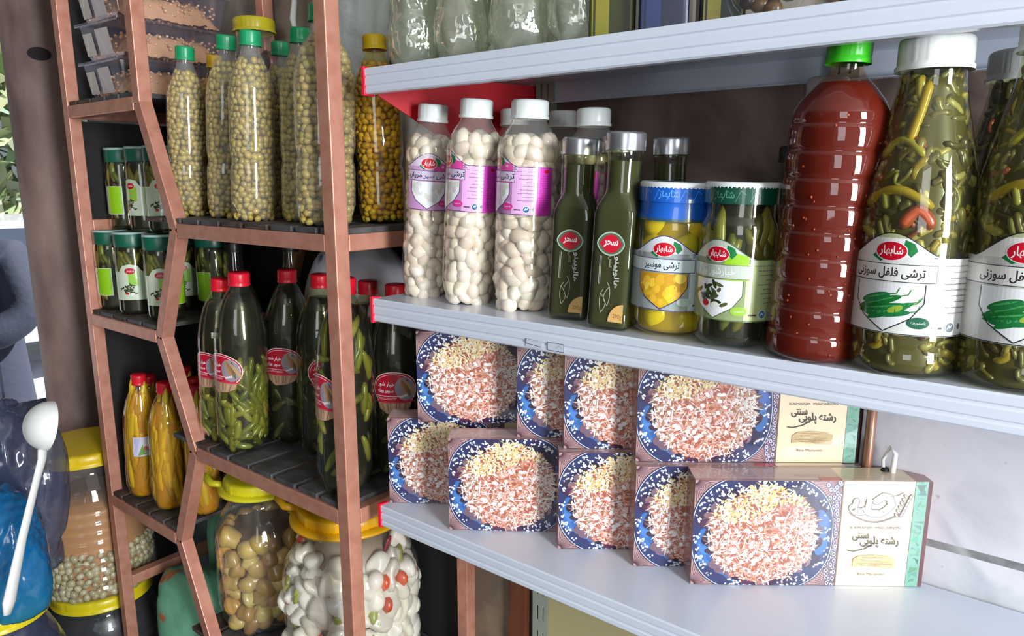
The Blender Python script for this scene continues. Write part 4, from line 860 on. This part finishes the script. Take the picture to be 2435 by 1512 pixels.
# clear tubs of grated dried whey on the highest short bay
def tub():
    t = root('food_tub', (0, 0, 0), 'x', 'tub'); W_, D_, H_ = .165, .235, .072
    def ring(s, z, e=.012): return [(-W_ / 2 * s + (e if 0 else 0), -D_ / 2 * s, z), (W_ / 2 * s, -D_ / 2 * s, z), (W_ / 2 * s, D_ / 2 * s, z), (-W_ / 2 * s, D_ / 2 * s, z)]
    mb = MB(); v = ring(.90, .001) + ring(1.0, H_ * .9); mb.add(v, [(3, 2, 1, 0)] + [(i, (i + 1) % 4, 4 + (i + 1) % 4, 4 + i) for i in range(4)], smooth=False); mb.build('tub_body', M['tub'], t, bevel=.008)
    rim = MB(); a, b = 1.0, 1.05
    v = ring(a, H_ * .9) + ring(b, H_ * .9) + ring(b, H_ * .9 + .006) + ring(a * .98, H_ * .9 + .007); rim.add(v, [(i + 4 * k, (i + 1) % 4 + 4 * k, (i + 1) % 4 + 4 * (k + 1), i + 4 * (k + 1)) for k in range(3) for i in range(4)] + [(12, 13, 14, 15)], (168, 160, 190), smooth=False); rim.build('lid', M['tub'], t, bevel=.001)
    mb = MB(); n = 26; V = []; r = np.random.default_rng(2)
    for i in range(n + 1):
        for j in range(n + 1):
            x, y = (i / n - .5) * W_ * .86, (j / n - .5) * D_ * .88; e = min(i, j, n - i, n - j) / 4; z = .006 + min(1, e) * (.030 + .018 * cos(x * 14) * cos(y * 8)) + r.normal() * .0022
            V.append((x, y, max(z, .004)))
    mb.add(V, [(i * (n + 1) + j, (i + 1) * (n + 1) + j, (i + 1) * (n + 1) + j + 1, i * (n + 1) + j + 1) for i in range(n) for j in range(n)], (238, 186, 136))
    for k in range(700):
        x, y = r.uniform(-.47, .47) * W_ * .9, r.uniform(-.47, .47) * D_ * .9; e = min(1, min(.5 - abs(x / W_), .5 - abs(y / D_)) * 9 + .15); blob(mb, (x, y, .006 + e * r.uniform(.0, 1) * (.034 + .018 * cos(x * 14) * cos(y * 8))), (.004, .003, .003), (r.uniform(0, 3), 0, 0), jit((244, 192, 140), 14, r), base=ICO1)
    mb.build('grated_whey', M['food'], t, stuff=True)
    d = Decal(); d.rect(-.070, -.032, .010, .052, (196, 186, 176)); d.rect(-.018, .034, .008, .056, (196, 184, 182)); d.up(); d.line([(-.066, .012), (-.050, .050)], .002, (226, 222, 212)); d.line([(-.010, .05), (.010, .012)], .0015, (214, 206, 204))
    d.done('paper_label', M['dull'], t, place=lambda c: Vector((c.x, -D_ / 2 * (.90 + .10 * c.y / (H_ * .9)) - .0015 - c.z, c.y))); return t
tb = tub()
for i, lab in enumerate(['milky tub of grated dried whey, lowest of the stack', 'milky tub of grated dried whey, second from the shelf in the stack', 'milky tub of grated dried whey, third from the shelf in the stack', 'milky tub of grated dried whey, topmost of the stack']):
    o = tb if i == 0 else copy_tree(tb); tag(o, lab, 'tub', 'stacked food tubs'); o.location = (-1.555 + .003 * (i % 2), .785, SL['L0'] + .001 + i * .0725); o.rotation_euler = (0, 0, .04 * (i % 2))
# ---------------------------------------------------------------- big plastic jars at the bottom of the rack
z3 = SR['R3'] + .001
def big_jar(lab, R, H, lidc, fillf, mt, corec, loc, rz=0, handle=True, lidR=.62, zc=.72):
    t = root('pickle_jar', loc, lab, 'jar', rz=rz)
    pr = P2((R * .80, 0), (R * .95, .012), (R, .05), (R, H * .62), (R * .95, H * .70), (R * .80, H * .80), (R * .62, H * .89), (R * lidR, H * .93), (R * lidR, H))
    flute = lambda r, z, th: (r * (1 + .012 * cos(16 * th) * (1 if H * .66 < z < H * .92 else 0)), z)
    shell(pr, mt, t, flute, 96, 80, 'jar_body'); core(pr, .78, H * zc, corec, t); fillf(pr, t, H)
    Rl = R * lidR * 1.1; lid = cap(Rl, .028, H - .012, lidc, t, ribs=60, name='lid')
    MB().lathe([(Rl * 1.0, H - .013), (Rl * 1.16, H - .012), (Rl * 1.17, H - .007), (Rl * 1.0, H - .004)], 60, None, lidc).build('lid_rim', M['plastic'], lid)
    if handle: MB().tube([(-Rl * .95, -.02, H - .006), (-Rl * 1.25, -.035, H + .002), (-Rl * 1.55, -.02, H + .008), (-Rl * 1.62, .02, H + .012), (-Rl * 1.45, .055, H + .012), (-Rl * 1.1, .06, H + .006), (-Rl * .9, .04, H - .004)], .0075, 10, tuple(c * .9 for c in lidc), flat=.7).build('handle', M['plastic'], lid)
    return t
def onions(pr, t, H):
    packed(pr, .02, H * .70, .019, [(196, 166, 92), (176, 140, 74), (206, 182, 110), (158, 120, 62), (186, 140, 60)], 3, base=ICO3, var=8, elong=1.1, squash=.95, dens=1.05, lump=.32).build('pickled_onions', M['food'], t, stuff=True)
def mixed(pr, t, H):
    mb = packed(pr, .015, H * .84, .021, [(222, 214, 196), (230, 224, 208), (206, 196, 180), (214, 206, 186), (222, 214, 196), (232, 226, 212)], 7, base=ICO3, var=5, elong=1.25, squash=.95, dens=1.06, lump=.5)
    r = np.random.default_rng(9); f = interp(pr)
    for k in range(46):
        z = r.uniform(.04, H * .86); a = r.uniform(0, 2 * pi); R = f(z) - .014; kind = r.random()
        c, s = ((206, 84, 40), (.016, .010, .016)) if kind < .3 else ((156, 160, 70), (.009, .009, .022)) if kind < .7 else ((146, 30, 44), (.003, .010, .022))
        blob(mb, (R * cos(a), R * sin(a), z), s, (r.uniform(-1, 1), r.uniform(-.4, .4), a), jit(c, 10, r), lump=.1, base=ICO2, seed=k)
    mb.build('mixed_vegetables', M['food'], t, stuff=True)
big_jar('big plastic jar of brown pickled onions with a handled yellow lid', .100, .302, (226, 214, 36), onions, 'pet', (96, 62, 26), (-1.292, .790, z3), .5, lidR=.66, zc=.68)
big_jar('big plastic jar of mixed cauliflower and carrot pickle with an orange-yellow lid', .128, .318, (236, 172, 20), mixed, 'pet', (150, 130, 110), (-1.016, .800, z3), .35, lidR=.66, zc=.86)
# ---------------------------------------------------------------- bags at the bottom of the short bay
floral = mat('floral_cloth', (126, 196, 158), .8, noise=((206, 120, 70), 14, .60, .64), bump=(60, .3, .003)); parcel = mat('tan_parcel', (196, 160, 110), .6, noise=((214, 196, 176), 8, .45, .6)); pale = mat('pale_wrapper', (176, 172, 184), .5, bump=(20, .6, .01))
zb = SL['L3'] + .0
MB().box(X0 + .03, NL + .10, YU + .03, YB - .02, -1.163, -1.155)
sack('cloth_bundle', (-1.53, .755, -1.141), (.135, .070, .120), 'green cloth bundle printed with orange flowers at the bottom of the rack', 'bundle', m=floral, seed=12, lump=.2)
sack('cloth_bundle', (-1.655, .890, -1.141), (.035, .035, .17), 'small knotted end of green floral cloth behind the tan parcel', 'bundle', m=floral, seed=15, lump=.3)
sack('parcel', (-1.500, .885, -1.141), (.095, .038, .175), 'tan paper parcel lying behind the green cloth bundle', 'parcel', m=parcel, seed=13, lump=.12)
sack('wrapped_pack', (-1.345, .770, -1.395 + .0), (.07, .09, .225), 'pale grey wrapped pack beside the brown onion jar', 'pack', m=pale, seed=14, lump=.1)
# ---------------------------------------------------------------- beside the rack: stacked plastic jars, ladle, bags
def ribjar(lab, loc, R, H, lidc, top, fill, mt='pet'):
    t = root('storage_jar', loc, lab, 'jar'); pr = [(R * .93, 0), (R, .01)]; z = .02
    while z < H * .66: pr += [(R, z), (R * 1.012, z + .010), (R * .975, z + .020)]; z += .024
    pr += [(R, H * .70), (R, H * .74), (R * .95, H * .82), (R * .80, H * .92), (R * .78, H)]
    shell(pr, mt, t, None, 64, 180, 'jar_body'); fill(pr, t, H); Rl = R * .90
    cap(Rl, .030, H - .006, lidc, t, ribs=60, name='lid'); return t
def white_beans(pr, t, H):
    core(pr, .90, H * .66, (196, 140, 88), t, 'brine_gap_core'); f = interp(pr)
    packed(pr, .012, H * .36, .0095, [(196, 184, 140), (206, 196, 160), (180, 166, 120)], 5, base=ICO1, var=6, dens=1.0).build('pickled_garlic', M['food'], t, stuff=True)
JX, JY = -1.865, .672
ribjar('large ribbed plastic jar of amber pickle with a yellow lid beside the rack', (JX, JY, -1.005), .130, .345, (232, 196, 26), 0, white_beans)
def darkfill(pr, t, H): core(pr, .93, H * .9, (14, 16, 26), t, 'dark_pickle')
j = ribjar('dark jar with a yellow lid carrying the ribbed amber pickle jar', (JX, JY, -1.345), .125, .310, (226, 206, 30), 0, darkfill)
t = root('stool', (JX, JY, -1.45), 'low dark wooden stool carrying the stacked jars beside the rack', 'stool'); MB().lathe([(.001, .084), (.135, .084), (.137, .094), (.135, .1035), (.001, .1035)], 40, None, (60, 50, 46)).build('seat', M['dull'], t)
for a in (.8, 2.4, 3.9, 5.5): MB().tube([(.10 * cos(a), .10 * sin(a), .085), (.115 * cos(a), .115 * sin(a), 0)], .012, 10, (50, 42, 40)).build('leg', M['dull'], t)
# jar at the corner with a yellow lid, holding the ladle and bags in front of it
CX, CY = -1.64, .395
t = root('glass_jar', (CX, CY, -1.45), 'big grey plastic jar with a yellow lid at the shop entrance, under the blue bag', 'jar')
gp = P2((.10, 0), (.115, .02), (.115, .46), (.09, .53), (.075, .56), (.075, .58)); shell(gp, 'bag', t, None, 56, 50, 'jar_body'); core(gp, .9, .45, (70, 78, 84), t, 'contents'); cap(.085, .03, .575, (232, 210, 30), t, ribs=60, name='lid')
# shelf board carrying the bags
def ladle():
    t = root('ladle', (0, 0, 0), 'white plastic ladle standing bowl up against the blue bag', 'ladle')
    n = 14; mb = MB(); R = .036; V = []; F = []; seg = 36
    for i in range(n + 1):
        a = pi / 2 * i / n; 
        for jj in range(seg): th = 2 * pi * jj / seg; V.append((R * 1.05 * sin(a) * cos(th), R * sin(a) * sin(th), -R * .82 * cos(a)))
    F = [(i * seg + jj, i * seg + (jj + 1) % seg, (i + 1) * seg + (jj + 1) % seg, (i + 1) * seg + jj) for i in range(n) for jj in range(seg)]
    mb.add(V, F, (240, 240, 238)); V2 = [(x * .94, y * .94, z * .94 + .0008) for x, y, z in V]; mb.add(V2, [q[::-1] for q in F], (240, 240, 238))
    rim = []; 
    for jj in range(seg): th = 2 * pi * jj / seg; rim += [(R * 1.05 * cos(th), R * sin(th), 0), (R * 1.06 * .94 * cos(th), R * .94 * sin(th), .0008)]
    mb.add(rim, [(2 * jj, 2 * ((jj + 1) % seg), 2 * ((jj + 1) % seg) + 1, 2 * jj + 1) for jj in range(seg)], (240, 240, 238)); mb.build('bowl', M['white'], t)
    MB().tube([(0, -.034, -.004), (.0, -.048, -.003), (.0, -.08, -.006), (.0, -.16, -.012), (0, -.245, -.016), (0, -.262, -.016)], [.0085, .0075, .0065, .0075, .0105, .006], 12, flat=.5).build('handle', M['white'], t)
    return t
lad = ladle()
# ---------------------------------------------------------------- placing things seen towards the entrance
rt = Vector((cos(AZ), sin(AZ), 0)); upv = rt.cross(fw)
def along(px, py, dist): 
    d = (fw + rt * ((px - 1217.5) / 1700) - upv * ((py - 756) / 1700)); return d * dist
lb = along(118, 1012, 1.13)
down = (along(68, 1352, 1.10) - lb).normalized()                     # ladle: bowl up, handle pointing down into the bag
yv = -down; zv = rt * .50 + fw * .55 + upv * .45; zv = -(-zv + yv * zv.dot(yv)).normalized() if 0 else (zv - yv * zv.dot(yv)).normalized(); xv = yv.cross(zv).normalized()
lad.matrix_world = Matrix(((xv.x, yv.x, zv.x, lb.x), (xv.y, yv.y, zv.y, lb.y), (xv.z, yv.z, zv.z, lb.z), (0, 0, 0, 1))); lad.scale = (1.22, 1.08, 1.2)
# bags hung at the entrance
c = along(20, 1320, 1.25); o = sack('carrier_bag', (c.x, c.y, c.z - .10), (.075, .055, .115), 'bright blue translucent plastic bag at the entrance beside the ladle', 'bag', m='bluebag', seed=21, lump=.22)
c = along(30, 1120, 1.42); o = sack('plastic_bag', (c.x, c.y, c.z - .20), (.085, .07, .17), 'grey-blue crumpled clear plastic bag hanging behind the ladle', 'bag', m='bag', seed=22, lump=.35)
t = MB(); t.tube([(0, 0, 0), (0, 0, .9)], .0022, 6, (90, 94, 110)); o = t.build('hanging_string', M['dull']); c = along(15, 990, 1.42); o.location = c; tag(o, 'thin dark string from which the grey plastic bag hangs', 'string')
o = MB().box(-2.44, -2.24, .30, .93, -1.45, -.66, (58, 62, 82)).build('storage_crate', M['dull'], bevel=.01); tag(o, 'dark blue-grey covered crate in the shop entrance behind the hanging bags', 'crate')
# ---------------------------------------------------------------- the street outside
struct(MB().box(-16, -2.6, -6, 10, -1.81, -1.71).build('floor_pavement', mat('pavement', (196, 198, 206), .8, noise=((170, 172, 182), 3, .4, .6))))
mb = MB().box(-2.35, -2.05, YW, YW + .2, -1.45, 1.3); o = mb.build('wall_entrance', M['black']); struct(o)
o = MB().box(-11, -10.8, -4, 9, -1.71, -.45).build('garden_wall', mat('pale_garden_wall', (226, 224, 220), .8)); tag(o, 'low pale wall across the street under the bushes', 'wall')
r = np.random.default_rng(31)
leaf = attr_mat('foliage', .7)
for k, (y, z, s, lab) in enumerate([(-.4, .7, 1.3, 'dense pale green bush across the street, nearer the shop wall'), (2.7, .9, 1.5, 'big sunlit bush across the street seen beside the pipe post'), (6.2, 1.0, 1.7, 'tall sunlit tree across the street beyond the bushes')]):
    t = root('bush', (-10.4, y, -1.71), lab, 'bush', 'bushes across the street'); mb = MB()
    for q in range(900):
        u = r.normal(size=3); u /= np.linalg.norm(u); rad = s * r.uniform(.75, 1.02); p = u * np.array((.6, 1.0, 1.0)) * rad + np.array((0, 0, z + 1.46 + .2)); a = r.normal(size=(2, 3)) * .09
        mb.add([p - a[0], p + a[1], p + a[0], p - a[1]], [(0, 1, 2, 3)], jit([(150, 160, 120), (190, 196, 150), (96, 116, 84), (120, 140, 96)][int(r.integers(4))], 12, r), smooth=False)
    mb.build('foliage', leaf, t, stuff=True); MB().tube([(0, 0, 0), (0, .05, 1.6)], .08, 8, (90, 76, 62)).build('trunk', M['dull'], t)
# parked car edge: pale body across the street
t = root('parked_car', (-7.6, 2.6, -1.71), 'pale parked car in bright light on the street behind the passer-by', 'car')
MB().prism([(-2.0, .35), (2.0, .35), (2.05, .75), (1.5, .90), (.9, 1.35), (-1.0, 1.38), (-1.7, .95), (-2.05, .85)], -.8, .8, (226, 228, 232), axis=0).build('car_body', M['gloss_print'], t, bevel=.04)
MB().prism([(-1.45, .95), (1.35, .95), (.82, 1.30), (-.95, 1.32)], -.81, .81, (70, 80, 96)).build('windows', M['gloss_print'], t)
for y in (-1.25, 1.25):
    for x in (-.72, .72):
        o = MB().lathe([(.001, -.1), (.30, -.1), (.33, -.07), (.33, .07), (.30, .1), (.001, .1)], 28, None, (34, 34, 36)).build('wheel', M['dull'], t); o.rotation_euler = (0, pi / 2, 0); o.location = (x, y, .34)
# person in a dark coat walking past the entrance, mostly outside the picture
pc = along(-75, 760, 3.1); P0 = Vector((pc.x, pc.y, -1.71))
per = root('person', P0, 'person in a long dark blue coat passing outside the entrance, hands held in front', 'person')
fwd = Vector((.35, -.5, 0)).normalized(); sd = Vector((.72, .69, 0)).normalized(); fwd = Vector((sd.y, -sd.x, 0))
def skin(name, verts, edges, rad, m, parent, rootv=0, sub=2):
    me = bpy.data.meshes.new(name); me.from_pydata([tuple(v) for v in verts], edges, []); o = link(name, me, parent); me.materials.append(m)
    sk = o.modifiers.new('skin', 'SKIN'); sk.use_smooth_shade = True
    for i, rr in enumerate(rad): me.skin_vertices[0].data[i].radius = rr if hasattr(rr, '__len__') else (rr, rr)
    me.skin_vertices[0].data[rootv].use_root = True; s = o.modifiers.new('subdivision', 'SUBSURF'); s.levels = sub; s.render_levels = sub; return o
def q(a, b, z): return sd * a + fwd * b + Vector((0, 0, z))
skinm = mat('skin_tone', (196, 150, 128), .55); coat = mat('dark_coat', (40, 46, 62), .85, bump=(20, .4, .01)); hairm = mat('dark_hair', (30, 24, 22), .6)
V = [q(0, 0, .92), q(0, 0, 1.12), q(0, 0, 1.34), q(0, 0, 1.47), q(0, .02, 1.56), q(0, .03, 1.66), q(0, .02, 1.73),
     q(.17, 0, 1.38), q(.23, .03, 1.14), q(.14, .22, 1.02), q(-.17, 0, 1.38), q(-.23, .03, 1.14), q(-.10, .22, 1.00),
     q(.09, 0, .86), q(.10, .02, .48), q(.10, -.02, .09), q(.10, .12, .05), q(-.09, 0, .86), q(-.10, .06, .48), q(-.10, .12, .09), q(-.10, .26, .05)]
E_ = [(0, 1), (1, 2), (2, 3), (3, 4), (4, 5), (5, 6), (2, 7), (7, 8), (8, 9), (2, 10), (10, 11), (11, 12), (0, 13), (13, 14), (14, 15), (15, 16), (0, 17), (17, 18), (18, 19), (19, 20)]
skin('body', V, E_, [.14, .13, .15, .055, .07, .095, .07, .06, .045, .028, .06, .045, .028, .09, .06, .04, .035, .09, .06, .04, .035], skinm, per)
V2 = [q(0, .01, .36), q(0, 0, .92), q(0, 0, 1.14), q(0, 0, 1.36), q(0, 0, 1.45), q(.19, 0, 1.38), q(.25, .03, 1.13), q(.16, .19, 1.035), q(-.19, 0, 1.38), q(-.25, .03, 1.13), q(-.12, .19, 1.02)]
skin('coat', V2, [(0, 1), (1, 2), (2, 3), (3, 4), (3, 5), (5, 6), (6, 7), (3, 8), (8, 9), (9, 10)], [(.26, .22), (.22, .19), (.20, .17), (.19, .14), .075, .10, .095, .055, .10, .095, .055], coat, per)
mb = MB(); blob(mb, q(0, .0, 1.70), (.105, .105, .115), base=ICO3, col=(30, 24, 22), lump=.05); mb.build('hair', hairm, per)
for s, hx, hz in ((1, .14, 1.02), (-1, -.10, 1.00)):
    hb = q(hx, .22, hz); mb = MB(); dr = (fwd * .9 + sd * -s * .4 + Vector((0, 0, -.15))).normalized(); la = sd
    blob(mb, hb + dr * .035, (.040, .040, .016), (0, 0, 0), (196, 150, 128))
    for k in range(4):
        b0 = hb + dr * .06 + la * (.015 * (k - 1.5)); L = [.060, .070, .066, .052][k]; mb.tube([b0, b0 + dr * L * .5 + Vector((0, 0, -.004)), b0 + dr * L * .85 + Vector((0, 0, -.018)), b0 + dr * L * .92 + Vector((0, 0, -.03))], [.009, .0085, .0075, .006], 8, (196, 150, 128))
    b0 = hb + dr * .02 - la * s * .03; mb.tube([b0, b0 + dr * .03 - la * s * .018, b0 + dr * .055 - la * s * .016], [.010, .009, .007], 8, (196, 150, 128)); mb.build('hand', M['food'], per)
mb = MB()
for s in (-.032, .032): blob(mb, q(s, .108, 1.665), (.010, .010, .007), col=(30, 26, 26), base=ICO2)
mb.tube([q(0, .11, 1.66), q(0, .135, 1.635), q(0, .115, 1.63)], [.006, .011, .008], 8, (196, 150, 128)); mb.tube([q(-.022, .108, 1.605), q(0, .118, 1.603), q(.022, .108, 1.605)], .004, 8, (150, 80, 76)); mb.build('face', M['food'], per)
for s in (-1, 1):
    mb = MB(); blob(mb, q(s * .10, .04 if s > 0 else .18, .045), (.05, .13, .045), (0, 0, atan2(fwd.y, fwd.x) - pi / 2), (24, 22, 24), base=ICO2); mb.build('shoe', M['dull'], per)
